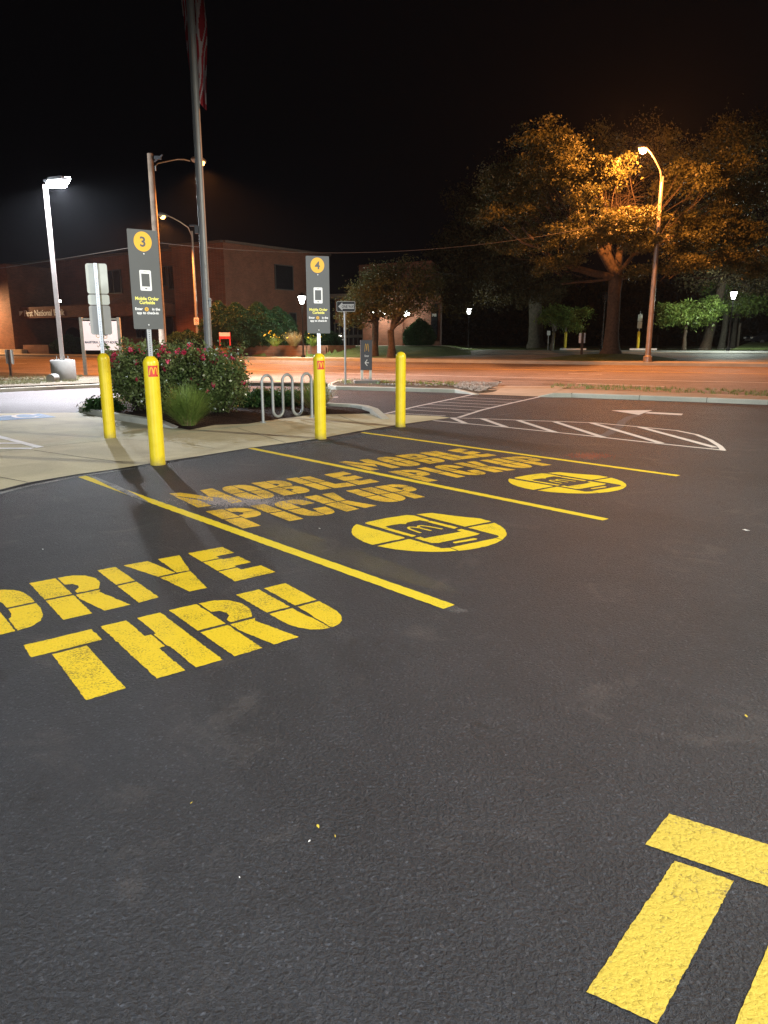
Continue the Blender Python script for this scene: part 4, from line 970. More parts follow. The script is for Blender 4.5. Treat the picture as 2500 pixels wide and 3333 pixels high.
for seg in (((.075, 0), (-.05, 0)), ((.02, .105), (-.06, 0)), ((.02, -.105), (-.06, 0))):
    a, b2 = Vector(seg[0]), Vector(seg[1]); tdir = (b2 - a).normalized(); nn = Vector((-tdir.y, tdir.x)) * .015
    mb.poly([(ax + q.x, -.102 - (.001 if seg[0][1] == 0 else (.002 if seg[0][1] > 0 else .003)), az + q.y) for q in (a + nn, b2 + nn, b2 - nn, a - nn)])
mb.build('arrow', 'swhite', c)

# ================================================================== FOLIAGE TOOLS
def leaf_quads(C, size, jitter, flat=0.6, asp=0.55, up=0.3, rng=RNG):
    """one bent leaf (two triangles-pairs) per centre, random orientation biased upward"""
    n = len(C); nz = rng.normal(size=(n, 3)); nz[:, 2] = np.abs(nz[:, 2]) * flat + up; nz /= np.linalg.norm(nz, axis=1)[:, None]
    d = rng.normal(size=(n, 3)); d -= nz * (d * nz).sum(1)[:, None]; d /= np.linalg.norm(d, axis=1)[:, None]; e = np.cross(nz, d)
    s = size * (1 + jitter * rng.uniform(-1, 1, n))[:, None]
    V = np.empty((n, 4, 3)); V[:, 0] = C - d * s * .5; V[:, 1] = C + e * s * asp * .5 + nz * s * .08; V[:, 2] = C + d * s * .5 - nz * s * .12; V[:, 3] = C - e * s * asp * .5 + nz * s * .08
    return V.reshape(-1, 3)
def leaves(name, C, size, mat, parent=None, jitter=.4, asp=.55, flat=.6, up=.3):
    V = leaf_quads(np.asarray(C, float), size, jitter, flat, asp, up); n = len(V) // 4
    me = bpy.data.meshes.new(name); me.vertices.add(len(V)); me.vertices.foreach_set('co', V.ravel())
    me.loops.add(4 * n); me.loops.foreach_set('vertex_index', np.arange(4 * n, dtype=np.int32))
    me.polygons.add(n); me.polygons.foreach_set('loop_start', np.arange(0, 4 * n, 4, dtype=np.int32))
    me.update(calc_edges=True); me.materials.append(MT[mat])
    o = bpy.data.objects.new(name, me); COL.objects.link(o)
    if parent is not None: o.parent = parent
    return o
def blob_points(blobs, nclus, per, spread, shell=.55, flatz=.6, droop=0.0):
    """leaf sprays: clusters spread over the outer part of ellipsoids, each a flattened cloud"""
    out = []; wts = np.array([b[3] * b[4] * b[5] for b in blobs]) ** .67; wts /= wts.sum()
    cen = []
    for b, wgt in zip(blobs, wts):
        k = max(1, int(nclus * wgt)); d = RNG.normal(size=(k, 3)); d /= np.linalg.norm(d, axis=1)[:, None]
        r = (shell + (1 - shell) * RNG.random(k) ** .6) * (1 + .14 * np.sin(d[:, 0] * 5 + d[:, 2] * 7 + b[0]) + .08 * RNG.normal(size=k))
        c = np.array(b[:3]) + d * np.array(b[3:6]) * r[:, None]; cen.append(c)
    cen = np.vstack(cen)
    sp = spread * RNG.uniform(.5, 1.4, len(cen))
    for c, s in zip(cen, sp):
        k = int(per * RNG.uniform(.5, 1.5)); q = RNG.normal(size=(k, 3)) * s; q[:, 2] *= flatz; q[:, 2] -= droop * np.linalg.norm(q[:, :2], axis=1); out.append(c + q)
    return np.vstack(out), cen
def limb(mb, p0, p1, r0, r1, bend=.12, n=6, mi=0):
    p0, p1 = Vector(p0), Vector(p1); Ln = (p1 - p0).length; o1 = Vector(RNG.normal(size=3)) * Ln * bend; pts = []; rad = []
    for i in range(n + 1):
        t_ = i / n; pts.append(p0.lerp(p1, t_) + o1 * math.sin(math.pi * t_) * .5 + Vector(RNG.normal(size=3)) * Ln * .012 * (0 < i < n)); rad.append(r0 + (r1 - r0) * t_ ** .8)
    mb.tube(pts, rad, 8, mi); return pts
def tree(name, base, trunk_h, r0, blobs, nclus, per, leaf, label, mat='oak', bark='bark', spread=.35, lean=(0, 0), limbs=9, cat='tree', group=None, shell=.5, flatz=.6, flare=1.35, twig=True, asp=.5, low=None, droop=0.0):
    t = thing(name, base, label, cat, group)
    fork = Vector((lean[0], lean[1], trunk_h)); mb = MB()
    pts = [(0, 0, -.15), (lean[0] * .03, 0, .12), (lean[0] * .1, lean[1] * .1, .5)] + [(lean[0] * f + .03 * RNG.normal(), lean[1] * f, trunk_h * f) for f in (.35, .55, .75, 1.0)]
    mb.tube(pts, [r0 * flare, r0 * 1.35, r0 * 1.08, r0 * .98, r0 * .92, r0 * .88, r0 * .92], 14)
    C, cen = blob_points(blobs, nclus, per, spread, shell, flatz, droop)
    idx = RNG.choice(len(cen), size=min(limbs, len(cen)), replace=False)
    tips = []
    ends = [Vector(cen[i]) for i in idx] + [Vector(e) for e in (low or [])]
    for e in ends:
        if e.z < trunk_h * .8 and not low: e.z = trunk_h * 1.1
        mid = fork.lerp(e, .55) + Vector((0, 0, abs(e.z - fork.z) * .12)); limb(mb, fork, mid, r0 * .5, r0 * .28, .08); limb(mb, mid, e, r0 * .28, r0 * .06, .10)
        tips.append(mid)
        if twig:
            for _ in range(4):
                q = Vector(cen[RNG.integers(len(cen))]); 
                if (q - mid).length < (e - mid).length * 1.3: limb(mb, mid.lerp(e, RNG.uniform(0, .6)), q, r0 * .14, r0 * .03, .1, 4)
    mb.build('trunk', bark, t, smooth=True)
    leaves('crown', C, leaf, mat, t, asp=asp)
    return t
def blades(name, base, n, hgt, rad, mat, wid=.006, spread=.8, label=None, cat=None, arch=.35, parent=None):
    mb = MB()
    for i in range(n):
        a = RNG.uniform(0, 2 * math.pi); r_ = rad * .22 * math.sqrt(RNG.random()); ln = hgt * RNG.uniform(.6, 1.08); tilt = RNG.beta(1.6, 1.6) * spread
        d = Vector((math.cos(a), math.sin(a), 0)); sd = Vector((-d.y, d.x, 0)); p = d * r_; vs = []
        for k in range(5):
            f_ = k / 4; pos = p + d * (ln * (math.sin(tilt) * f_ + arch * f_ * f_ * tilt)) + Vector((0, 0, ln * (math.cos(tilt) * f_ - arch * .45 * f_ ** 3 * tilt)))
            ww = wid * (1 - f_ ** 2 * .9); vs += [pos + sd * ww, pos - sd * ww]
        mb.add([tuple(v) for v in vs], [(2 * k, 2 * k + 1, 2 * k + 3, 2 * k + 2) for k in range(4)])
    o = mb.build(name, mat, parent, loc=base if parent is None else None, fixn=False)
    if label: tag(o, label, cat)
    return o

# ------------------------------------------------------------------ planting bed
def rose_bush(base, r, hgt, label, nflow, seed):
    t = thing('rose_bush', base, label, 'rose bush', 'flowering rose bushes in the mulch bed')
    blobs = [(0, 0, hgt * .52, r * .95, r * .9, hgt * .46)] + [(r * .5 * math.cos(k * 2.1 + seed), r * .5 * math.sin(k * 2.1 + seed), hgt * (.55 + .06 * k), r * .55, r * .55, hgt * .36) for k in range(3)]
    C, cen = blob_points(blobs, 420, 26, .085, .55, .8); C = C[C[:, 2] > .03]
    mb = MB()
    for k in range(46):
        e = Vector(cen[RNG.integers(len(cen))]); 
        if e.z < .25: continue
        limb(mb, (RNG.normal() * .12, RNG.normal() * .12, 0), e * 1.0, .011, .003, .18, 5)
    for k in range(44):   # whips that stick out
        a = RNG.uniform(0, 6.28); e = Vector((math.cos(a) * r * 1.02, math.sin(a) * r * 1.02, hgt * RNG.uniform(.55, 1.1))); limb(mb, e * .6, e, .005, .002, .12, 4)
        q = np.array(e) + RNG.normal(size=(16, 3)) * .055; C = np.vstack([C, q])
    mb.build('stem', 'rosebark', t)
    leaves('foliage', C, .062, 'rose', t, asp=.6, flat=.8, up=.1)
    for k in range(int(nflow * 2.1)):
        while True:
            d = Vector(RNG.normal(size=3)); d.normalize()
            if d.z > -.25 and d.y < .55: break
        b_ = blobs[RNG.integers(4)]; c = Vector((b_[0] + d.x * b_[3] * 1.04, b_[1] + d.y * b_[4] * 1.04, b_[2] + d.z * b_[5] * 1.06)); fl = []
        if RNG.random() < .55: c.z = hgt * RNG.uniform(.72, 1.04) 
        for _ in range(RNG.integers(2, 7)):
            q = c + Vector(RNG.normal(size=3)).normalized() * RNG.uniform(.0, .045)
            for a in range(6): fl.append(np.array(q) + RNG.normal(size=3) * .016)
        leaves('flower_cluster', np.array(fl), .044, 'petal', t, asp=.95, flat=1, up=.0)
    return t
def bedpt(px, py): g = atz(px, py, .08); return g
for (px, D, r, hg, lab, nf) in ((462, 15.9, .66, 1.24, 'rose bush at the left end of the bed, behind the sign backs', 14), (508, 15.2, .84, 1.27, 'rose bush directly behind the number 3 sign', 16),
                                (572, 15.9, .95, 1.34, 'rose bush with dense red flowers in the middle of the bed', 22), (650, 15.5, .88, 1.26, 'rose bush behind the tall ornamental grass clump', 18),
                                (706, 15.2, .58, 1.08, 'rose bush at the right end beside the bike rack', 12)):
    p = at(px, 1300, D); rose_bush((p.x, p.y, .07), r, hg, lab, nf, px * .01)
def shrub(name, base, dims, n, size, mat, label, cat, group=None, per=22, spread=.08, seed=0):
    t = thing(name, base, label, cat, group)
    C, cen = blob_points([(0, 0, dims[2] * .45, dims[0], dims[1], dims[2] * .55)], n, per, spread, .5, .7); C = C[C[:, 2] > .01]
    mb = MB(); [limb(mb, (0, 0, 0), cen[RNG.integers(len(cen))], .012, .004, .15, 4) for _ in range(12)]; mb.build('stem', 'rosebark', t)
    leaves('foliage', C, size, mat, t, asp=.35, flat=1.0, up=.1); return t
p = at(345, 1325, 16.0); shrub('juniper', (p.x, p.y, .05), (.36, .4, .24), 220, .075, 'juni', 'low juniper spreading at the left tip of the bed', 'juniper', 'low junipers', 26, .07)
p = at(835, 1320, 16.8); shrub('juniper', (p.x, p.y, .05), (.62, .55, .36), 260, .07, 'juni', 'low juniper between the roses and the bike rack', 'juniper', 'low junipers', 26, .07)
p = at(925, 1320, 17.2); shrub('juniper', (p.x, p.y, .05), (.55, .5, .34), 240, .07, 'juni', 'low juniper seen through the bike rack loops', 'juniper', 'low junipers', 26, .07)
p = atz(608, 1382, .08)
t = thing('ornamental_grass', (p.x, p.y + .1, .06), 'big green fountain grass clump in front of the roses', 'ornamental grass', 'fountain grass clumps')
blades('green_blades', None, 1700, .76, .6, 'blade', .0042, .86, arch=.36, parent=t); blades('dry_blades', None, 160, .40, .7, 'straw', .004, 1.35, arch=.3, parent=t)
p = atz(1030, 1331, .08)
t = thing('ornamental_grass', (p.x, p.y, .06), 'paler fountain grass clump behind the number 4 bollard', 'ornamental grass', 'fountain grass clumps')
blades('green_blades', None, 900, .70, .6, 'blade', .0045, .72, arch=.30, parent=t); blades('dry_blades', None, 330, .66, .7, 'straw', .0045, 1.0, arch=.3, parent=t)
# verge stuff: tufts and stones
def scatter_blades(name, areas, n, hgt, mat):
    mb = MB()
    for _ in range(n):
        a = areas[RNG.integers(len(areas))]; u, v = RNG.random(), RNG.random(); q = [Vector(p) for p in a]
        p = q[0] * (1 - u) * (1 - v) + q[1] * u * (1 - v) + q[2] * u * v + q[3] * (1 - u) * v
        z = h(S_of(p.x, p.y)) + .09
        for _k in range(7):
            an = RNG.uniform(0, 6.28); l_ = hgt * RNG.uniform(.4, 1.2); d = Vector((math.cos(an), math.sin(an), 0)) * l_ * RNG.uniform(.1, .6); s_ = Vector((-d.y, d.x, 0)).normalized() * .007
            b_ = Vector((p.x, p.y, z)) + Vector((RNG.normal() * .03, RNG.normal() * .03, 0)); mb.add([tuple(b_ + s_), tuple(b_ - s_), tuple(b_ + d + Vector((0, 0, l_)))], [(0, 1, 2)])
    o = mb.build(name, mat, fixn=False); tag(o, 'weedy grass tufts on the kerb verges', None, kind='stuff'); o['category'] = 'grass'; return o
va = [P2(0, 1263), P2(250, 1252), P2(270, 1232), P2(0, 1232)]; va2 = [P2(-60, 1266), P2(130, 1260), P2(130, 1245), P2(-60, 1250)]
ia = [P2(1080, 1258), P2(1480, 1268), P2(1500, 1260), P2(1100, 1250)]; ra = [P2(1790, 1276), P2(2700, 1312), P2(2700, 1300), P2(1790, 1268)]
scatter_blades('grass', [va, va2, va], 1100, .12, 'vblade'); scatter_blades('grass', [ia, ra, ra], 420, .10, 'blade')
mb = MB()
for ar_, n_ in ((va, 900), ([P2(1480, 1270), P2(1560, 1283), P2(1640, 1262), P2(1500, 1258)], 700), ([P2(1100, 1258), P2(1480, 1268), P2(1500, 1262), P2(1100, 1252)], 160)):
    for _ in range(n_):
        u, v = RNG.random(), RNG.random(); q = [Vector(p) for p in ar_]; p = q[0] * (1 - u) * (1 - v) + q[1] * u * (1 - v) + q[2] * u * v + q[3] * (1 - u) * v
        s_ = RNG.uniform(.015, .05); z = h(S_of(p.x, p.y)) + .09; o_ = [Vector(RNG.normal(size=3)) * .18 for _ in range(6)]
        vs = [Vector(d) + o_[i] for i, d in enumerate(((1, 0, 0), (-1, 0, 0), (0, 1, 0), (0, -1, 0), (0, 0, .7), (0, 0, -.5)))]
        mb.add([(p.x + k.x * s_, p.y + k.y * s_, z + k.z * s_) for k in vs], [(0, 2, 4), (2, 1, 4), (1, 3, 4), (3, 0, 4), (2, 0, 5), (1, 2, 5), (3, 1, 5), (0, 3, 5)])
o = mb.build('gravel', 'stone', fixn=False); tag(o, 'loose pebbles on the kerb verges', 'gravel', kind='stuff')
mb = MB()
for _ in range(2600):
    k = RNG.integers(len(bed)); f_ = RNG.uniform(.5, .97); p = Vector(bed[k]).lerp(Vector(bed[(k + 1) % len(bed)]), RNG.random()); x, y = cx * 0, 0
    X = sum(q[0] for q in bed) / len(bed); Y = sum(q[1] for q in bed) / len(bed); x = X + (p.x - X) * f_; y = Y + (p.y - Y) * f_
    a = RNG.uniform(0, 6.28); l_ = RNG.uniform(.01, .035); mb.box((x, y, .035 + (1 - f_) * .16), (l_, .008, .008), a)
o = mb.build('mulch_chips', 'mulch', fixn=False); tag(o, 'bark chips on the planting bed', 'mulch', kind='stuff')
for name_, cx_, cy_, rx_, ry_, n_, mt_, sz_ in (('gravel', 1915, 1484, 62, 8, 1300, 'rgrit', .006), ('gravel', 800, 1632, 170, 16, 2200, 'ggrit', .006), ('gravel', 700, 1630, 60, 14, 700, 'ggrit', .006)):
    mb = MB()
    for _ in range(n_):
        g = atz(cx_ + RNG.normal() * rx_ * .55, cy_ + RNG.normal() * ry_ * .55, 0); q = sz_ * RNG.uniform(.5, 1.5); a = RNG.uniform(0, 6.28)
        mb.add([(g.x + q * math.cos(a), g.y + q * math.sin(a), 0), (g.x + q * math.cos(a + 2.1), g.y + q * math.sin(a + 2.1), 0), (g.x + q * math.cos(a + 4.2), g.y + q * math.sin(a + 4.2), 0), (g.x, g.y, q * .9)], [(0, 1, 3), (1, 2, 3), (2, 0, 3)])
    o = mb.build(name_, mt_, fixn=False); tag(o, 'loose grit spread on the asphalt', 'grit', kind='stuff')
# litter on the asphalt
def litter(px, py, name, lab, cat, mat, s, shape):
    g = atz(px, py, 0); mb = MB(); a0 = RNG.uniform(0, 6.28)
    vs = [(x * s * math.cos(a0) - y * s * math.sin(a0), x * s * math.sin(a0) + y * s * math.cos(a0), .006 + abs(x * y) * s * .8) for x, y in shape]
    mb.poly(vs); o = mb.build(name, mat, loc=(g.x, g.y, 0)); o.modifiers.new('s', 'SOLIDIFY').thickness = .001; tag(o, lab, cat, 'small litter on the asphalt')
leafshape = [(-1, 0), (-.5, .35), (.1, .45), (.6, .2), (1, 0), (.6, -.25), (0, -.4), (-.5, -.3)]
litter(1035, 2694, 'fallen_leaf', 'largest yellow fallen leaf on the empty asphalt', 'leaf', 'leafy', .010, leafshape)
litter(1091, 2727, 'fallen_leaf', 'narrow yellow leaf just right of the largest fallen leaf', 'leaf', 'leafy', .008, [(-1, 0), (0, .25), (1, .1), (0, -.2)])
litter(623, 2618, 'fallen_leaf', 'small yellow leaf below the word thru', 'leaf', 'leafy', .007, [(-1, 0), (0, .25), (1, .1), (0, -.2)])
litter(2428, 1728, 'paper_scrap', 'white paper scrap on asphalt at the right edge', 'litter', 'swhite', .03, leafshape)
litter(2428, 2334, 'fallen_leaf', 'lone yellow leaf near the right edge of the lot', 'leaf', 'leafy', .012, leafshape)
litter(1007, 2742, 'paper_scrap', 'white scrap left of the yellow fallen leaves', 'litter', 'swhite', .006, leafshape)
litter(140, 1790, 'paper_scrap', 'white scrap above the word drive', 'litter', 'swhite', .012, leafshape)
litter(1040, 1722, 'paper_scrap', 'pale scrap below the pickup lettering', 'litter', 'swhite', .012, leafshape)
litter(780, 2860, 'paper_scrap', 'tiny white scrap in the near asphalt', 'litter', 'swhite', .004, leafshape)

# ================================================================== STREET LAMPS AND POLES
def cobra(parent, tip, root, r=.035):
    """curved arm from root to tip plus head at tip"""
    a, b_ = Vector(root), Vector(tip)
    return a, b_
# wooden utility pole on the near verge
UY = 31.2; ub = at(533, 1165, UY); uz = h(S_of(ub.x, UY)); ut = at(493, 500, UY)
t = thing('utility_pole', (ub.x, UY, uz), 'wooden utility pole with a lamp arm, partly behind the number 3 sign', 'utility pole')
tz = ut.z - uz
MB().tube([(0, 0, -.2), (.02, 0, 3), (.01, 0, 6), (0, 0, tz)], [.155, .145, .13, .115], 16).build('pole', 'wood', t, smooth=True)
hp = at(652, 528, UY + 2.0); ar = Vector((hp.x - ub.x, 2.0, hp.z - uz))
r1 = Vector((.14, .05, tz - .9)); mb = MB(); ap = [(507, 556), (506, 541), (513, 532), (545, 525), (580, 518), (600, 519), (618, 524)]; apts = []
for i, q in enumerate(ap): c_ = at(q[0], q[1], UY + 2.0 * max(0, i - 1) / 6.5); apts.append((c_.x - ub.x, c_.y - UY, c_.z - uz))
mb.tube(apts, .024, 8); mb.build('lamp_arm', 'galvd', t, smooth=True)
hd = MB(); hd.lathe([(.02, -.34), (.11, -.22), (.15, 0), (.16, .22), (.09, .40), (.02, .44)], 16)
rot = Matrix.Rotation(math.atan2(2.0, ar.x) - math.pi / 2, 3, 'Z') @ Matrix.Rotation(R(-88), 3, 'X')
hd.v = [tuple(rot @ Vector(v) + ar + Vector((-.1, -.1, .06))) for v in hd.v]; ho = hd.build('lamp_head', 'galvd', t, smooth=True)
MB().lathe([(.02, -.17), (.11, -.13), (.15, -.03), (.15, .0)], 16, tuple(ar + Vector((.04, .02, .02)))).build('lens', 'e_hps', ho, smooth=True)
mb = MB(); mb.box((.30, 0, tz - .15), (.28, .10, .12)); mb.tube([(.15, 0, tz - .3), (.42, -.05, tz - .12), (.52, -.1, tz - .06)], .03, 8); mb.build('floodlight', 'slate', t)
lamp((hp.x + .04, UY + 2.0, hp.z - .25), 9500, HPS, 'SPOT', .15, (hp.x + 1.0, UY + 2.5, 0), 146, .5)
# steel street lamps on the far pavement
def street_lamp(bx, by, tx, ty, hx, hy, s_, power, label, dyl, r=.105, cone=176, group='steel street lamps on the far pavement'):
    x, y = colS(bx, s_); z = h(s_) + .13; t = thing('street_lamp', (x, y, z), label, 'street lamp', group)
    top_ = at(tx, ty, y).z - z
    MB().tube([(0, 0, 0), (0, 0, .25), (0, 0, .3), (0, 0, top_ * .5), (0, 0, top_)], [r * 1.5, r * 1.5, r, r * .85, r * .62], 16).build('pole', 'polebr', t, smooth=True)
    hp_ = at(hx, hy, y + dyl); a = Vector((hp_.x - x, dyl, hp_.z - z)); dr = Vector((a.x, a.y, 0)); ln = dr.length; dr.normalize()
    mb = MB(); mb.tube([(0, 0, top_ - .35), tuple(dr * ln * .12 + Vector((0, 0, top_ + (a.z - top_) * .28))), tuple(dr * ln * .4 + Vector((0, 0, top_ + (a.z - top_) * .70))), tuple(dr * ln * .68 + Vector((0, 0, top_ + (a.z - top_) * .95 + .03))), tuple(a - dr * .3 + Vector((0, 0, .08)))], .035, 8)
    mb.build('lamp_arm', 'polebr', t, smooth=True)
    hd = MB(); hd.lathe([(.02, -.40), (.10, -.28), (.15, 0), (.16, .2), (.09, .36), (.02, .4)], 16)
    rot = Matrix.Rotation(math.atan2(dr.y, dr.x) - math.pi / 2, 3, 'Z') @ Matrix.Rotation(R(-88), 3, 'X')
    hd.v = [tuple(rot @ Vector(v) + a + Vector((0, 0, .05))) for v in hd.v]; ho = hd.build('lamp_head', 'galvd', t, smooth=True)
    MB().lathe([(.02, -.20), (.13, -.15), (.17, -.03), (.17, .0)], 18, tuple(a)).build('lens', 'e_hps', ho, smooth=True)
    lamp((hp_.x, y + dyl, hp_.z - .30), power, HPS, 'POINT' if cone > 170 else 'SPOT', .15, (hp_.x - 1.2, y + dyl - 2.4, 0), cone, .35)
    return t, top_
street_lamp(2112, 1186, 2135, 575, 2094, 484, 36.0, 6500, 'steel street lamp with glowing orange head in front of the big oak', -1.6, .13)
tl, _z = street_lamp(645, 1125, 625, 752, 529, 703, 36.2, 9500, 'steel street lamp with orange head leaning left, beside the flagpole', -1.6, .11, cone=140)
# a parking prohibition plate on that pole
x, y = colS(645, 36.2); zz1 = at(643, 1034, y).z - h(36.2) - .13; zz0 = at(643, 1058, y).z - h(36.2) - .13
p = MB().plate([(a, b2) for a, b2 in rrect(-.16, zz0, .16, zz1, .03)], -.125, -.12).build('notice_plate', 'swhite', tl)
mb = MB(); zc = zz1 - .19
ps = [(.115 * math.cos(a), .115 * math.sin(a)) for a in np.linspace(0, 2 * math.pi, 25)]
for i in range(24): mb.poly([(ps[i][0], -.127, zc + ps[i][1]), (ps[i + 1][0], -.127, zc + ps[i + 1][1]), (ps[i + 1][0] * .8, -.127, zc + ps[i + 1][1] * .8), (ps[i][0] * .8, -.127, zc + ps[i][1] * .8)])
mb.poly([(-.08, -.1285, zc + .065), (-.065, -.1285, zc + .08), (.08, -.1285, zc - .065), (.065, -.1285, zc - .08)]); mb.build('prohibition_ring', 'sred', p)
mb = MB(); put_text(mb, 'P', .17, 0, zc - .06, -.1265, 0, .003); mb.box((0, -.127, zz0 + .07), (.2, .001, .03)); mb.build('lettering', 'sblack', p)
# further lamps down the street, outside the picture to the left and right
lamp((*ts(-62, 34), 9.8), 6000, HPS, 'SPOT', .2, (*ts(-62, 30), 0), 136, .4)
# overhead cable
mb = MB(); c0 = Vector((ub.x + .1, UY, at(517, 790, UY).z)); x3, y3 = colS(2112, 36.0); c1_ = Vector((x3, y3 - .2, at(2130, 690, y3).z)); pts = []
for i in range(41):
    f_ = i / 40; p = c0.lerp(c1_, f_); p.z -= 4 * .95 * f_ * (1 - f_) * 1.0; pts.append(p)
o = MB().tube(pts, .011, 6).build('overhead_cable', 'wired'); tag(o, 'thin overhead cable sagging from the wooden pole to the oak', 'cable')
mb = MB(); c2 = Vector((*ts(-90, 22), c0.z + 1)); pts = [c0.lerp(c2, i / 20) - Vector((0, 0, 4 * 1.2 * (i / 20) * (1 - i / 20))) for i in range(21)]
o = MB().tube(pts, .012, 6).build('overhead_cable', 'wire'); tag(o, 'overhead cable running left from the wooden pole behind the signs', 'cable')
# black post lanterns
def lantern(px, D, z, pytop, label, power, lit='e_lant'):
    p = at(px, 1150, D); t = thing('post_lantern', (p.x, D, z), label, 'post lantern', 'black post lanterns')
    hh = at(px, pytop, D).z - z
    MB().lathe([(.13, 0), (.13, .12), (.07, .2), (.055, .3), (.045, hh - .75), (.06, hh - .72), (.03, hh - .68)], 16).build('post', 'black', t, smooth=True)
    MB().lathe([(.09, hh - .70), (.10, hh - .66)], 8).build('cradle', 'black', t)
    MB().lathe([(.10, hh - .65), (.23, hh - .26), (.21, hh - .22)], 6).build('glass_shade', lit, t)
    MB().lathe([(.27, hh - .215), (.16, hh - .10), (.04, hh - .03), (.02, hh)], 6).build('cap', 'black', t)
    if power: lamp((p.x, D, z + hh - .45), power, (.90, 1.0, .88), 'POINT', .3)
lantern(987, 45.0, hl(S_of(at(987, 1150, 45).x, 45)), 952, 'lit black lantern between the evergreens and the number 4 sign', 1900)
lantern(2368, 50.5, h(56) + .05, 940, 'lit black lantern at the right among the pale trees', 3200)
lantern(1523, 64, 1.15, 996, 'lit black lantern half hidden by leaves right of the brick wing', 600)
lantern(1957, 52.5, h(57), 948, 'lantern just left of the big oak trunk, mostly hidden', 0, 'glass')

# ================================================================== BUILDINGS
def wall_piece(mb, a, b2, z0, z1, thick=.3, mi=0):
    a, b2 = Vector(a), Vector(b2); c = (a + b2) / 2; d = b2 - a; mb.box((c.x, c.y, (z0 + z1) / 2), (d.length, thick, z1 - z0), math.atan2(d.y, d.x), mi)
def local_frame(a, b2): a, b2 = Vector(a), Vector(b2); d = b2 - a; return math.atan2(d.y, d.x), d.length
def add_window(parent, a, b2, u0, u1, z0, z1, base, proud=.03, bars=0):
    """window on the wall a->b2 (outside on the right-hand side) from u0 to u1 metres along"""
    an, ln = local_frame(a, b2); bx = Vector(base)
    o_loc = (a[0] - bx.x, a[1] - bx.y, 0)
    fr = MB(); t_ = .07
    for (cx_, cz_, w_, h_) in (((u0 + u1) / 2, z1, u1 - u0 + t_, t_), ((u0 + u1) / 2, z0, u1 - u0 + t_ * 2, t_), (u0, (z0 + z1) / 2, t_, z1 - z0 - t_), (u1, (z0 + z1) / 2, t_, z1 - z0 - t_)):
        fr.box((cx_, -proud, cz_), (w_, .10, h_))
    for k in range(bars): fr.box((u0 + (u1 - u0) * (k + 1) / (bars + 1), -proud, (z0 + z1) / 2), (.05, .08, z1 - z0 - t_))
    w_ = fr.build('window', 'frame', parent, loc=o_loc, rz=an)
    MB().box(((u0 + u1) / 2, -proud + .012, (z0 + z1) / 2), (u1 - u0 - t_ * 1.02, .05, z1 - z0 - t_ * 1.02)).build('pane', 'glass', w_)
    return w_
c0 = colS(742, 40.0); c1b = (at(1075, 1117, 60.5).x, 60.5)
ZB = at(742, 789, c0[1]).z
dn = Vector((-.866, .5))
pL = Vector(c0) + dn * 4.9; pL2 = pL + Vector((.5, .866)) * 1.7; pEnd = pL2 + dn * 34
base = (c0[0], c0[1], 0)
bk = thing('brick_building', base, 'two-storey dark red brick bank building across the street with evergreens along its wall', 'building')
rel = lambda p: (p[0] - c0[0], p[1] - c0[1])
plan = [rel(p) for p in (c0, c1b, (c1b[0] - 12, c1b[1] + 12), (pEnd.x + 12, pEnd.y + 20), tuple(pEnd), tuple(pL2), tuple(pL))]
MB().prism(plan, .2, ZB).build('wall', 'brick', bk)
mb = MB()
for a, b2 in zip(plan, plan[1:] + plan[:1]):
    wall_piece(mb, a, b2, ZB + .003, ZB + .14, .5)
mb.build('coping', 'coping', bk)
# openings on the gable side
d1 = Vector(c1b) - Vector(c0); Lg = d1.length
def uOn(a, d, px): # distance along a->a+d where the column px meets the wall
    r0 = ray(px, 1000); k = r0[0] / r0[1]; dd = d.normalized(); return (a[0] - k * a[1]) / (k * dd.y - dd.x)
u0, u1 = uOn(c0, d1, 898), uOn(c0, d1, 955); ym = c0[1] + d1.normalized().y * (u0 + u1) / 2
add_window(bk, c0, c1b, u0, u1, at(925, 943, ym).z, at(925, 864, ym).z, base, bars=0)
u0, u1 = uOn(c0, d1, 941), uOn(c0, d1, 962); ym = c0[1] + d1.normalized().y * u0
add_window(bk, c0, c1b, u0, u1, at(950, 1098, ym).z, at(950, 1018, ym).z, base)
dL = pL - Vector(c0)
# front return and long front
fr0 = tuple(pEnd); fd = -dn
def uF(px): return uOn(fr0, Vector((.866, -.5)), px)
def yF(px): return fr0[1] - .5 * uF(px)
for (x0_, x1_, yt, yb, bars) in ((529, 550, 868, 930, 0), (556, 592, 866, 940, 1), (353, 402, 880, 955, 1), (432, 480, 878, 950, 1), (537, 560, 1020, 1098, 0), (573, 592, 1018, 1096, 0), (440, 470, 1030, 1100, 1)):
    xm = (x0_ + x1_) / 2
    add_window(bk, fr0, tuple(pL2), uF(x0_), uF(x1_), at(xm, yb, yF(xm)).z, at(xm, yt, yF(xm)).z, base, bars=bars)
# recessed band shadow line: projecting slab between the storeys
an, ln = local_frame(fr0, tuple(pL2)); sl = MB(); zs = at(450, 985, yF(450)).z
sl.box((uF(420), -.35, zs), (uF(592) - uF(250), .7, .35)); sl.build('spandrel_ledge', 'brick', bk, loc=(fr0[0] - c0[0], fr0[1] - c0[1], 0), rz=an)
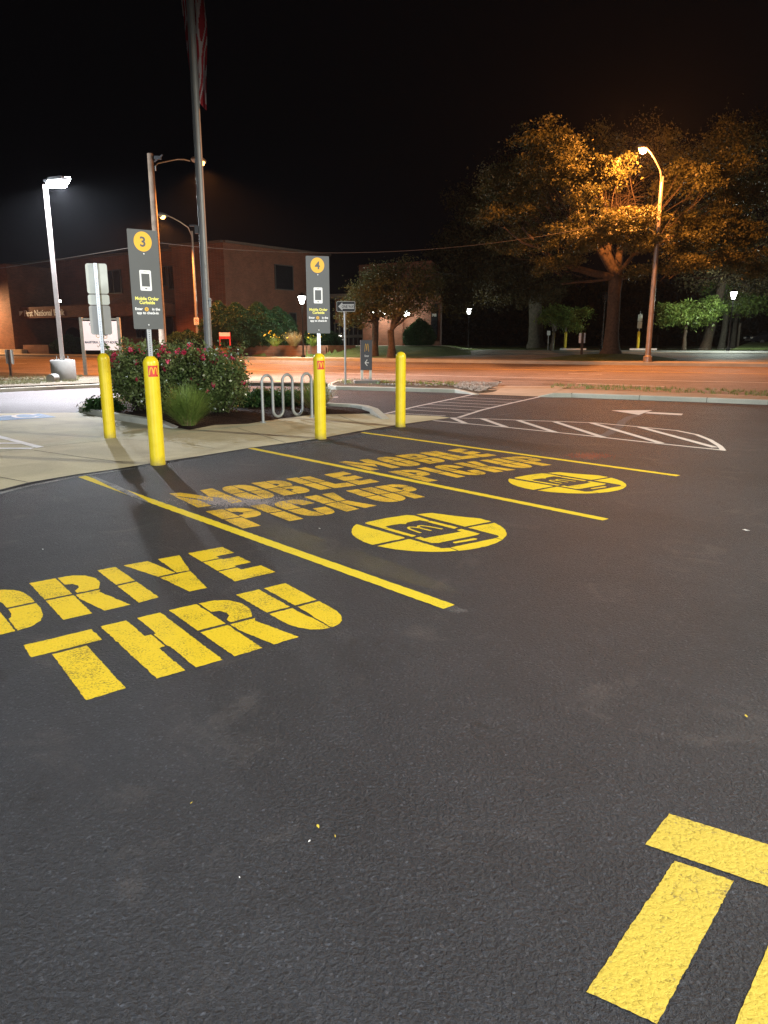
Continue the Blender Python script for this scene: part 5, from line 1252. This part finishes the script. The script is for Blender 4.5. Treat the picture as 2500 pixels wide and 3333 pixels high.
# bank portal: deep fascia carried over a recess, with a lit brick pier at the left
bb = thing('bank_portal', (fr0[0], fr0[1], 0), 'low brick bank front with a lettered fascia at the far left', 'building', rz=an)
Yp = lambda px, off_: None
def uP(px, out):   # front plane shifted towards the street by out metres
    q = Vector(fr0) + Vector((-.5, -.866)) * out; return uOn((q.x, q.y), Vector((.866, -.5)), px), q
OUT = 3.4
uA, q0 = uP(36, OUT); uB, _ = uP(500, OUT); yy = q0.y - .5 * uA
zf1, zf0 = at(60, 1002, yy).z, at(60, 1037, yy).z
MB().box(((uA + uB) / 2, -OUT / 2 - .03, (zf1 + zf0) / 2), (uB - uA, OUT - .06, zf1 - zf0)).build('fascia', 'brickl', bb)
uC, _ = uP(-180, OUT); uD, _ = uP(38, OUT + .7)
zp_ = at(10, 864, yy).z
MB().box(((uC + uD) / 2, -OUT / 2 - .4, (zp_ + .3) / 2), (uD - uC, OUT + .8, zp_ - .3)).build('pier', 'brickl', bb)
uE, _ = uP(300, .5)
MB().box(((uD + uE) / 2, -.12, (zf0 + .4) / 2), (uE - uD, .2, zf0 - .5)).build('back_wall', 'brickl', bb)
ua, _ = uP(198, .3); ub_, _ = uP(258, .3); y_ = fr0[1] - .5 * ua; zd = at(228, 1066, y_).z
mb = MB(); cxm = (ua + ub_) / 2; rw = (ub_ - ua) / 2
mb.plate([(cxm - rw, .4), (cxm + rw, .4)] + [(cxm + rw * math.cos(a), zd - rw * .9 + rw * .9 * math.sin(a)) for a in np.linspace(0, math.pi, 14)], -.27, -.24); mb.build('arched_door', 'glass', bb)
mb = MB(); yT = q0.y - .5 * uP(140, OUT)[0]; u_t0, u_t1 = uP(79, OUT)[0], uP(211, OUT)[0]
vs, fs = text('First National Bank', 1.0, .003, 'LEFT', .06); wv = max(v[0] for v in vs); sc = (u_t1 - u_t0) / wv; zt_ = at(140, 1028, yT).z; sy = (at(140, 1008, yT).z - zt_) / .70
mb.add([(u_t0 + v[0] * sc, -OUT - .09 + v[2] * .3 * -1, zt_ + v[1] * sy) for v in vs], fs); mb.build('fascia_lettering', 'swhite', bb, fixn=True)
u_l0, u_l1 = uP(48, OUT)[0], uP(74, OUT)[0]; wl = u_l1 - u_l0; zl0 = at(60, 1031, yT).z; hh_ = at(60, 1010, yT).z - zl0
MB().plate([(u_l0 + wl * x, zl0 + hh_ * z) for x, z in ((0, 1), (1, .98), (.93, .72), (.72, .42), (.42, .05), (.22, .0), (.16, .30), (.05, .62))], -OUT - .10, -OUT - .03).build('fascia_emblem', 'swhite', bb)
lamp((Vector(fr0) + Vector((.866, -.5)) * (uC * .2 + uD * .8 - 1.0) + Vector((-.5, -.866)) * (OUT + 3.0)).to_tuple() + (at(10, 1000, yy).z + .4,), 1600, (1, .66, .36), 'SPOT', .15,
     (Vector(fr0) + Vector((.866, -.5)) * (uC * .1 + uD * .9) + Vector((-.5, -.866)) * (OUT + .8)).to_tuple() + (2.4,), 130, .8)
t = MB().box((0, 0, 0), (.35, .18, .2)).build('soffit_lamp', 'e_small'); y_ = yT + 1; t.location = at(191, 980, y_); t.location.y = y_
tag(t, 'small round white lamp on the bank wall above the lettering', 'wall lamp')
# low plinth and step at the bank
mb = MB(); pa, pb_ = colS(-60, 37.4), colS(86, 37.4); wall_piece(mb, pa, pb_, .3, at(40, 1147, pa[1] - 2).z + .25, 1.0); o = mb.build('low_wall', 'walk'); tag(o, 'pale low concrete wall at the foot of the lit brick pier', 'low wall')
mb = MB(); pa, pb_ = colS(96, 38), colS(178, 38); wall_piece(mb, pa, pb_, .3, 1.35, 1.2); o = mb.build('planter', 'brickw'); tag(o, 'long brick planter under the bank lettering', 'planter')

# brick wing with the glazed entrance
WS = 48.4
wA, wB = colS(1078, WS), colS(1432, WS)
wing = thing('brick_wing', (wA[0], wA[1], PAD), 'low brick wing with a glazed entrance behind the two small trees', 'building', rz=math.atan2(wB[1] - wA[1], wB[0] - wA[0]))
Lw = (Vector(wB) - Vector(wA)).length
def uW(px): return uOn(wA, Vector(wB) - Vector(wA), px)
ztw = 3.5; ua = uW(1187)
MB().prism([(ua, 0), (Lw, 0), (Lw - 1.6, 3.6), (ua, 3.6)], -.4, ztw).build('wall', 'brick', wing)
MB().box((uW(1250), -.12, ztw * .5), (uW(1317) - ua, .24, ztw)).build('front_pier', 'brick', wing)
MB().prism([(-.8, -1.0), (Lw - .1, -.6), (Lw - 1.8, 3.8), (-.8, 3.8)], ztw + .01, ztw + .3).build('canopy', 'coping', wing)
# taller dark block behind
zbk = at(1270, 863, 62).z - PAD
MB().prism([(0, 4.2), (Lw * .70, 4.2), (Lw * .45, 11), (0, 11)], 0, zbk).build('upper_block', 'brick', wing)
gl = MB(); zg = at(1140, 1052, wA[1]).z - PAD
gl.box((ua / 2, .55, zg / 2), (ua - .05, .05, zg)); g_o = gl.build('entrance_glazing', 'glass', wing)
fm = MB(); nb_ = 7
for k in range(nb_ + 1): fm.box((.04 + (ua - .1) * k / nb_, .50, zg / 2), (.07, .09, zg))
fm.box((ua / 2, .48, zg), (ua, .12, .09)); fm.box((ua / 2, .49, zg * .42), (ua, .08, .22)); fm.build('glazing_frame', 'frame', wing)
MB().box((ua / 2, 2.4, zg + .9), (ua, 3.6, 1.9)).build('lintel', 'brick', wing)
MB().box((uW(1416) , -.05, 1.7), (.5, .12, 2.4)).build('window', 'glass', wing)
for k, (px, py) in enumerate(((1237, 1015), (1268, 1016), (1343, 1020), (1434, 1027))):
    u = uW(px); z = at(px, py, wA[1] - .5 * (u)).z - PAD
    z = min(z, ztw + .1)
    x_, y_ = Vector(wA) + (Vector(wB) - Vector(wA)).normalized() * u + Vector((-.5, -.866)) * 1.0
    if k < 3:
        o = MB().lathe([(.08, -.20), (.27, -.12), (.27, .08), (.18, .14)], 16).build('canopy_lamp', 'e_wall', loc=(x_, y_, z + PAD), smooth=True)
        tag(o, ['white canopy lamp nearest the glass doors of the brick wing', 'middle white canopy lamp shining through the small trees', 'right white canopy lamp shining through small tree leaves'][k], 'canopy lamp', 'canopy lamps of the brick wing')
        lamp((x_, y_, z + PAD - .25), 75, (.92, 1.0, .84), 'POINT', .15)
    else:
        o = MB().box((0, 0, 0), (.30, .22, .20)).build('wall_lamp', 'swhite', loc=(x_, y_, z + PAD)); tag(o, 'unlit white box lamp on the corner of the brick wing', 'wall lamp')
# faint glows inside the entrance
for px, py, w_, h_ in ((1101, 1105, .35, .10), (1104, 1093, .35, .06), (1145, 1092, .09, .09)):
    q = at(px, py, wA[1] + 3.0 if False else wA[1] - .1); o = MB().box((0, 0, 0), (w_, .05, h_)).build('interior_lamp', 'e_small', loc=(q.x, wA[1] + .2 - .35, q.z))
    tag(o, {1101: 'lower pale light strip inside the glass doors', 1104: 'upper pale light strip inside the glass doors', 1145: 'single bright spot light behind the entrance glass'}[px], 'interior light')
# retaining wall and planter lawn in front
mb = MB(); pts = [colS(330, 37.5), colS(520, 37.5), colS(733, 37.5), colS(1000, 37.9), colS(1060, 38.6), colS(1150, 41.2)]
for a, b2 in zip(pts, pts[1:]): wall_piece(mb, a, b2, .2, PAD + .05, .35)
o = mb.build('retaining_wall', 'brickw'); tag(o, 'long low brick retaining wall holding the evergreen terrace', 'retaining wall')
mb = MB(); n_ = 30; pa, pb_ = Vector(colS(690, 38.6)), Vector(colS(850, 38.5))
for i in range(n_ + 1):
    p = pa.lerp(pb_, i / n_); 
    for j in range(7):
        f_ = j / 6; zz = PAD + .02 + .28 * math.sin(math.pi * f_) * (math.sin(math.pi * min(1, max(0, (i / n_)))) ** .5) * (1 + .15 * math.sin(i * .9))
        mb.v.append((p.x + .5 * 2.2 * (f_ - .15), p.y + .866 * 2.2 * (f_ - .15), zz))
for i in range(n_):
    for j in range(6): k = i * 7 + j; mb.f.append((k, k + 1, k + 8, k + 7)); mb.m.append(0)
structure(mb, 'terrace_mound_ground', 'grass', smooth=True)
# red framed yard sign
yb = at(732, 1124, 44.5); YZ = PAD + .2
t = thing('yard_sign', (yb.x, 44.5 + .1, YZ - .15), 'small red framed sign with a white header on the terrace grass', 'yard sign')
hh = at(732, 1081, 44.5).z - YZ + .15
for x in (-.30, .30): MB().box((x, 0, hh / 2), (.07, .07, hh)).build('leg', 'redp', t)
MB().box((0, -.02, hh - .13), (.64, .06, .22)).build('header_panel', 'swhite', t); MB().box((0, -.02, hh - .32), (.62, .06, .15)).build('red_panel', 'redp', t)

# ================================================================== EVERGREENS AND TREES
def evergreen(px, D, base_z, w_, hgt, label, name='evergreen_shrub', group='evergreens on the bank terrace', shape=1.0, mat='conif', dens=1.0):
    p = at(px, 1120, D); t = thing(name, (p.x, D, base_z), label, 'evergreen shrub', group)
    n = int(2600 * dens); z = RNG.random(n) ** .9; a = RNG.uniform(0, 6.283, n); prof = (np.sin(np.pi * np.clip(z * .8 + .18, 0, 1)) ** .7) * (1 - z ** 5 * .6)
    rr = w_ * prof * (1 + .12 * np.sin(a * 5 + z * 9)) * (.86 + .15 * RNG.random(n)) * shape
    C = np.stack([np.cos(a) * rr, np.sin(a) * rr, z * hgt], 1); C = np.repeat(C, 9, 0) + RNG.normal(size=(9 * n, 3)) * .06
    MB().tube([(0, 0, -.1), (0, 0, hgt * .8)], [.08, .03], 8).build('trunk', 'bark', t)
    leaves('foliage', C, .105, mat, t, asp=.4, flat=1, up=.15); return t
for i, (px, D, w_, pt, lab) in enumerate(((716, 47.5, 1.15, 984, 'dark evergreen beside the flagpole, left end of the row'), (772, 47.5, 1.5, 990, 'broad evergreen behind the red yard sign'),
        (842, 48.2, 1.5, 988, 'tall evergreen in the middle of the terrace row'), (905, 49, 1.3, 1004, 'evergreen right of the middle, before the narrow window'),
        (1035, 51, .95, 1060, 'evergreen right of the number 4 sign by the entrance'), (1070, 53, .8, 1080, 'lower evergreen next to the glass doors'))):
    z0 = PAD; evergreen(px, D, z0, w_, at(px, pt, D).z - z0, lab)
for px, D, w_, pt, lab in ((578, 49, .75, 1085, 'round clipped shrub left of the street lamp pole'), (614, 48.5, .8, 1078, 'round clipped shrub behind the street lamp pole'), (655, 48.5, .55, 1088, 'small clipped shrub behind the flagpole'), (226, 58, 1.3, 1075, 'dark round shrub by the arched bank door')):
    evergreen(px, D, PAD - .1 if px > 300 else .8, w_, at(px, pt, D).z - PAD + .1, lab, group='clipped shrubs along the bank', dens=.35)
evergreen(1366, 52.5, PAD, 1.05, at(1366, 1042, 52.5).z - PAD, 'lit evergreen against the right end of the brick wing'); evergreen(1340, 53.5, PAD, .55, 1.0, 'small round evergreen at the foot of the wing', dens=.3)
for px, D, n_, lab in ((895, 46, 200, 'yellow daylily clump below the evergreens'), (1018, 46.5, 90, 'yellow daylily clump behind the number 4 sign')):
    p = at(px, 1120, D); t = thing('daylily', (p.x, D, PAD), lab, 'daylily', 'daylilies on the terrace'); blades('green_blades', None, 160, .7, .8, 'blade', .012, .9, parent=t)
    leaves('blossom', RNG.normal(size=(n_ // 7, 3)) * np.array([.45, .3, .12]) + np.array([0, 0, .65]), .10, 'dayl', t, asp=.9)
p = at(955, 1120, 46.5); blades('ornamental_grass', (p.x, 46.5, PAD), 420, .95, .9, 'straw', .012, .8, 'straw coloured grass clump under the narrow window', 'ornamental grass')

def px_blob(px, py, D, wpx, hpx, dep, base):
    """crown lobe centred on a photo position at depth D, sized from its width and height there"""
    c = at(px, py, D); k = D / FPX * 1.02; return (c.x - base[0], c.y - base[1], c.z - base[2], wpx * k, dep, hpx * k)
# the big oak
s_o = 39.0; ox, oy = colS(1990, s_o); oz = h(s_o) + .25; ob = (ox, oy, oz)
mb = MB(); 
for i, (r_, z) in enumerate(((3.4, -.28), (2.6, -.12), (1.6, .02), (.8, .10), (.05, .12))):
    for j in range(24): a = 2 * math.pi * j / 24; mb.v.append((ox + r_ * 1.2 * math.cos(a) * (1 + .1 * math.sin(3 * a)), oy + r_ * .8 * math.sin(a), oz + z))
for i in range(4):
    for j in range(24): a = i * 24 + j; b2 = i * 24 + (j + 1) % 24; mb.f.append((a, b2, b2 + 24, a + 24)); mb.m.append(0)
structure(mb, 'tree_mound_ground', 'grass', smooth=True)
def Bk(px, py, w_, h_, dy, dep=1.6): return px_blob(px, py, oy + dy, w_, h_, dep, ob)
lobes = [Bk(1760, 560, 75, 60, -1.6), Bk(1850, 530, 95, 60, -2.6, 1.5), Bk(1960, 560, 85, 38, -3.2, 1.2), Bk(2020, 535, 35, 22, -3.2, .8), Bk(1680, 665, 60, 55, -.5, 1.6), Bk(1905, 640, 55, 40, -3.0, 1.0),
         Bk(1745, 470, 95, 50, 1.5), Bk(1850, 780, 120, 45, -2.4, 1.6), Bk(1980, 745, 115, 42, -3.4, 1.5), Bk(2080, 690, 80, 30, -3.6, 1.1), Bk(2060, 780, 85, 40, -3.0, 1.4), Bk(2290, 590, 50, 42, -2.0, 1.1), Bk(2240, 540, 45, 30, -1.4, 1.0),
         Bk(2250, 770, 90, 70, -1.2), Bk(2330, 700, 80, 70, 0), Bk(2240, 860, 80, 28, -2.0, 1.3), Bk(2080, 885, 50, 24, -2.5, 1.0), Bk(2400, 780, 60, 50, .5), Bk(2170, 590, 45, 30, .5, 1.0), Bk(1800, 860, 75, 26, -1.5, 1.2), Bk(1680, 780, 60, 50, .5, 1.5), Bk(1625, 600, 60, 50, .5, 1.5), Bk(2420, 640, 60, 55, 1.0, 1.5), Bk(2380, 540, 55, 45, .5, 1.4), Bk(2450, 860, 55, 40, .5, 1.4), Bk(2350, 840, 60, 35, -.8, 1.4), Bk(1600, 700, 50, 40, .5, 1.4)]
back = [Bk(1850, 640, 190, 150, 5, 2.5), Bk(2250, 640, 210, 190, 5, 2.5), Bk(2020, 480, 200, 60, 5.5, 2.0), Bk(2350, 500, 110, 80, 5, 2)]
t = thing('oak_tree', ob, 'large old oak lit golden by the street lamp before it', 'tree')
mb = MB(); fz = at(1985, 905, oy).z - oz
mb.tube([(0, 0, -.35), (0, 0, .0), (.0, 0, .35), (-.02, 0, 1.0), (.0, 0, fz * .5), (-.03, 0, fz * .8), (0, 0, fz)], [.95, .66, .44, .35, .32, .31, .34], 18)
def lp(px, py, dy=0): c = at(px, py, oy + dy); return Vector((c.x - ox, c.y - oy, c.z - oz))
F = Vector((0, 0, fz))
for path, r0_, r1_ in (([F, lp(1925, 888, -.3), lp(1860, 868, -.8), lp(1800, 845, -1.2), lp(1760, 810, -1.5), lp(1700, 740, -1.2)], .20, .06), ([F, lp(1930, 915, -.4), lp(1880, 918, -1), lp(1830, 925, -1.5)], .10, .04),
                       ([F, lp(2040, 900, .3), lp(2100, 885, .6), lp(2190, 870, .8), lp(2290, 830, .5)], .16, .06), ([F, lp(1975, 820, 0), lp(1995, 720, .1), lp(2010, 640, .2), lp(2035, 560, .4)], .26, .08),
                       ([F, lp(2020, 800, .4), lp(2100, 700, 1.0), lp(2165, 640, 1.2), lp(2180, 600, 1.2)], .20, .09), ([F, lp(1940, 790, -.3), lp(1880, 690, -.8), lp(1830, 600, -1), lp(1780, 520, -.8)], .20, .06),
                       ([lp(1995, 720, .1), lp(1960, 640, -.6), lp(1940, 560, -1.4)], .10, .04), ([lp(1760, 810, -1.5), lp(1700, 790, -1.5), lp(1640, 740, -1)], .07, .03), ([F, lp(2060, 830, -1), lp(2150, 790, -1.5), lp(2250, 740, -1.5)], .12, .04)):
    rs = [r0_ + (r1_ - r0_) * i / (len(path) - 1) for i in range(len(path))]; mb.tube(path, rs, 10)
for k in range(150):   # bare twigs around the gap by the lamp and into the lobes
    if k < 70: a = lp(RNG.uniform(1975, 2060), RNG.uniform(600, 700), RNG.uniform(-1, .6)); e = a + Vector((RNG.uniform(-1, 1.2), RNG.uniform(-.6, .6), RNG.uniform(-.6, 1.3)))
    else:
        b_ = lobes[RNG.integers(len(lobes))]; e = Vector((b_[0], b_[1], b_[2])) + Vector(RNG.normal(size=3)) * .3; a = F.lerp(e, .5) + Vector(RNG.normal(size=3)) * .4
    limb(mb, a, e, .028, .008, .15, 5)
mb.build('trunk', 'bark', t, smooth=True)
C1, _c = blob_points(lobes, 520, 165, .25, .3, .42); C2, _c = blob_points(back, 300, 90, .36, .35, .6)
leaves('crown', np.vstack([C1, C2]), .135, 'oak', t, asp=.5)
# other trees
def colY(px, D): return at(px, 1117, D).x
bs = (colY(2297, 58), 58, h(62)); bl_ = lambda *a: px_blob(*a, bs)
tree('broad_tree', bs, 5.5, .34, [bl_(2420, 640, 57, 150, 190, 4), bl_(2530, 520, 58, 140, 150, 4), bl_(2300, 880, 57, 90, 60, 3), bl_(2480, 900, 57, 110, 60, 3)], 300, 70, .22, 'tall dark tree with slanting trunk right of the light green tree', 'dleaf', 'bark', .5, (.9, 0), 8)
bs = (colY(1745, 66), 66, 1.2); bl_ = lambda *a: px_blob(*a, bs)
tree('broad_tree', bs, 5.2, .62, [bl_(1590, 760, 62, 130, 150, 4.5), bl_(1500, 850, 63, 90, 110, 4), bl_(1700, 900, 63, 140, 90, 4), bl_(1480, 960, 60, 70, 55, 3), bl_(1650, 640, 64, 100, 90, 4)], 560, 80, .24, 'massive dark tree left of the oak with a pale thick trunk', 'dleaf', 'barkp', .5, (-.3, 0), 9, shell=.35)
for px, D, lab, ln_, bl2 in ((1218, 44.4, 'left of two small brownish trees before the brick wing', (.1, 0), [(1180, 975, 44, 70, 48), (1150, 1030, 43.5, 55, 30), (1225, 930, 45, 80, 50), (1240, 1000, 45, 50, 30)]),
                             (1275, 43.2, 'right of two small brownish trees, forked trunk behind enter sign', (.0, 0), [(1300, 935, 43, 110, 70), (1370, 985, 43, 70, 45), (1290, 1010, 42.5, 80, 30), (1390, 920, 44, 65, 60), (1250, 900, 44, 70, 40)])):
    z0 = hl(S_of(colY(px, D), D)); bs = (colY(px, D), D, z0)
    bl2 = [px_blob(a, b2, c, d, e, 1.7, bs) for a, b2, c, d, e in bl2]
    tree('small_tree', bs, 1.55 if px > 1250 else 2.0, .21, bl2, 300, 40, .12, lab, 'crab', 'bark', .24, ln_, 9, group='small trees before the brick wing', shell=.3, flare=1.5)
bs = (colY(2228, 55), 55, h(59.5)); bl_ = lambda *a: px_blob(*a, bs)
tree('ornamental_tree', bs, 1.7, .13, [bl_(2180, 1018, 54.5, 50, 30, 1.3), bl_(2230, 1015, 55, 45, 32, 1.3), bl_(2310, 1000, 55, 35, 28, 1.1), bl_(2270, 1030, 55, 50, 22, 1.2), bl_(2325, 985, 55, 22, 20, .8)], 210, 40, .25, 'small bright green tree standing in the far parking median', 'gleaf', 'bark', .22, (0, 0), 7, shell=.3, droop=.5, asp=.3)
bs = (colY(1796, 56), 56, h(56)); bl_ = lambda *a: px_blob(*a, bs)
tree('ornamental_tree', bs, 1.6, .10, [bl_(1790, 1020, 56, 32, 28, 1.0), bl_(1840, 1030, 56, 40, 26, 1.1), bl_(1865, 1050, 56, 25, 14, .8), bl_(1900, 1010, 57, 22, 8, .6)], 140, 34, .23, 'small pale green tree beside the far yellow bollards', 'gleaf', 'barkp', .22, (.1, 0), 6, shell=.3, droop=.5, asp=.3)
for px, D, r0_, th_, bl2, lab, bk_ in ((2350, 62, .24, 3.6, [(2345, 930, 61, 45, 30), (2400, 960, 62, 60, 25)], 'pale barked tree behind the right lantern', 'barkp'), (2385, 66, .20, 4.0, [(2430, 990, 60, 65, 28), (2470, 960, 61, 50, 30)], 'pale tree with spreading white branch right of the lantern', 'barkp')):
    bs = (colY(px, D), D, h(64)); bl2 = [px_blob(a, b2, c, d, e, 2.0, bs) for a, b2, c, d, e in bl2]
    tree('pale_tree', bs, th_, r0_, bl2, 120, 46, .2, lab, 'gleaf', bk_, .4, (.2, 0), 6, group='pale trees behind the right lantern', shell=.3)
# dark woods far behind everything
pts = []
for k in range(520):
    px = RNG.uniform(1400, 3300); s_ = RNG.uniform(88, 97); x, y = colS(px, s_); z = RNG.random() ** .8 * 7.5 + 1.2
    pts.append(np.array([x, y, z]) + RNG.normal(size=(46, 3)) * np.array([.8, .8, .6]))
o = leaves('far_woods', np.vstack(pts), .5, 'dleaf'); tag(o, 'dark wall of woods beyond the far lawn', 'woods', kind='stuff')
mb = MB(); mb.prism([colS(1380, 97), colS(3400, 97), colS(3400, 99), colS(1380, 99)], 1.0, 8.5); o = mb.build('far_woods', 'dleaf'); tag(o, 'dark understory mass of the far woods', 'woods', kind='stuff')

# ================================================================== FAR LOT THINGS
def far_bollard(px, D, label, plates, post=0):
    x = colY(px, D); z = h(S_of(x, D)) + .05; t = thing('far_bollard', (x, D, z), label, 'bollard', 'yellow bollards in the far lot')
    bollard_sleeve(t, 1.35, .10, 'farp')
    if plates:
        MB().box((0, .0, 1.35 + post / 2 - .02), (.06, .06, post)).build('post', 'galv', t)
        for z0_, z1_, m in plates: MB().plate(rrect(-.17, z0_, .17, z1_, .03), -.05, -.04).build('sign_plate', m, t)
far_bollard(1801, 56.5, 'yellow bollard left, next to the leaning tree in the far lot', [])
far_bollard(1840, 56, 'yellow bollard with a small sign under the pale green tree', [(1.75, 2.1, 'swhite')], 1.5)
far_bollard(2077, 55.5, 'yellow bollard with two white sign backs left of the lamp pole', [(2.05, 2.55, 'alum'), (1.55, 2.03, 'alum')], 1.45)
def post_sign(px, D, z, pyt, w_, ph, label, pm='galv', sm='alumg', pr=.05, back=True):
    x = colY(px, D); t = thing('post_sign', (x, D, z), label, 'small sign'); hh = at(px, pyt, D).z - z
    MB().box((0, 0, hh / 2), (pr * 2, pr * 1.6, hh)).build('post', pm, t); MB().plate(rrect(-w_ / 2, hh - ph, w_ / 2, hh, .02), pr + .005 if back else -pr - .01, pr + .012 if back else -pr - .003).build('sign_plate', sm, t)
post_sign(1895, 38.3, h(38.4), 1084, .33, .50, 'dark post with white sign back left of the big oak trunk', 'woodd', 'swhite', .055)
post_sign(1784, 58, h(58), 1077, .26, .34, 'thin post with a small white plate left of the far yellow bollards', 'galv', 'swhite', .03, False)
post_sign(1802, 56.0, h(56), 1031, .30, 1.05, 'tall brownish plate sign above the left far bollard', 'gpost', 'gpost', .04, False)
for px, D, lab, hh in ((2140, 70, 'short pale wooden post on the far lawn left', 1.0), (2402, 62, 'tall pale wooden post on the far lawn right', 1.9)):
    x = colY(px, D); o = MB().box((0, 0, hh / 2), (.14, .14, hh)).build('wooden_post', 'barkp', loc=(x, D, h(70) + .1)); tag(o, lab, 'wooden post')
for px, D, lab in ((1866, 55.5, 'white wheel stop beside the middle far bollard'), (2095, 54.8, 'white wheel stop beside the right far bollard')):
    x = colY(px, D); o = MB().prism([(-.95, -.08), (.95, -.08), (.95, .08), (-.95, .08)], 0, .13).build('wheel_stop', 'swhite', loc=(x, D, h(56) + .05), rz=R(-12)); tag(o, lab, 'wheel stop')
# parked car at the far right edge
x = colY(2515, 66); t = thing('parked_car', (x, 66, h(75) + .1), 'dark parked car cut off by the right edge of the photo', 'car')
prof = [(-2.2, .35), (-2.25, .7), (-2.0, .85), (-1.1, .95), (-.45, 1.38), (.8, 1.42), (1.6, 1.0), (2.15, .92), (2.25, .6), (2.2, .35)]
mb = MB(); mb.plate(prof, -.85, .85); bd = mb.build('body', 'carp', t); bd.modifiers.new('b', 'BEVEL').width = .08
for sx in (-1.4, 1.4):
    for sy in (-.8, .8):
        w_ = MB().tube([(sx, sy - .1, .32), (sx, sy + .1, .32)], .33, 20).build('wheel', 'tyre', t); MB().tube([(sx, sy - .12, .32), (sx, sy + .12, .32)], .18, 14).build('rim', 'galv', w_)
MB().plate([(-.95, .97), (-.42, 1.32), (.75, 1.35), (1.35, 1.02)], -.862, -.852).build('side_window', 'glass', t)
for sy in (-.6, .6): MB().box((-2.2, sy, .68), (.12, .36, .14)).build('headlight', 'swhite', t)
MB().box((-2.26, 0, .5), (.04, .9, .14)).build('grille', 'galv', t)

# ================================================================== LAMP GLOW: thin air volume added in place of lens bloom
m = bpy.data.materials.new('glow_haze'); m.use_nodes = True; nt = m.node_tree; nt.nodes.clear()
o_ = nt.nodes.new('ShaderNodeOutputMaterial'); v_ = nt.nodes.new('ShaderNodeVolumePrincipled'); v_.inputs['Density'].default_value = 0.00014; v_.inputs['Color'].default_value = (.9, .92, 1, 1); v_.inputs['Anisotropy'].default_value = .55
nt.links.new(v_.outputs[0], o_.inputs['Volume']); MT['glow_haze'] = m
tag(MB().box((0, 130, 11), (520, 400, 25)).build('glow_haze', 'glow_haze'), 'thin air volume added so the lamps glow', 'glow_haze', kind='stuff')
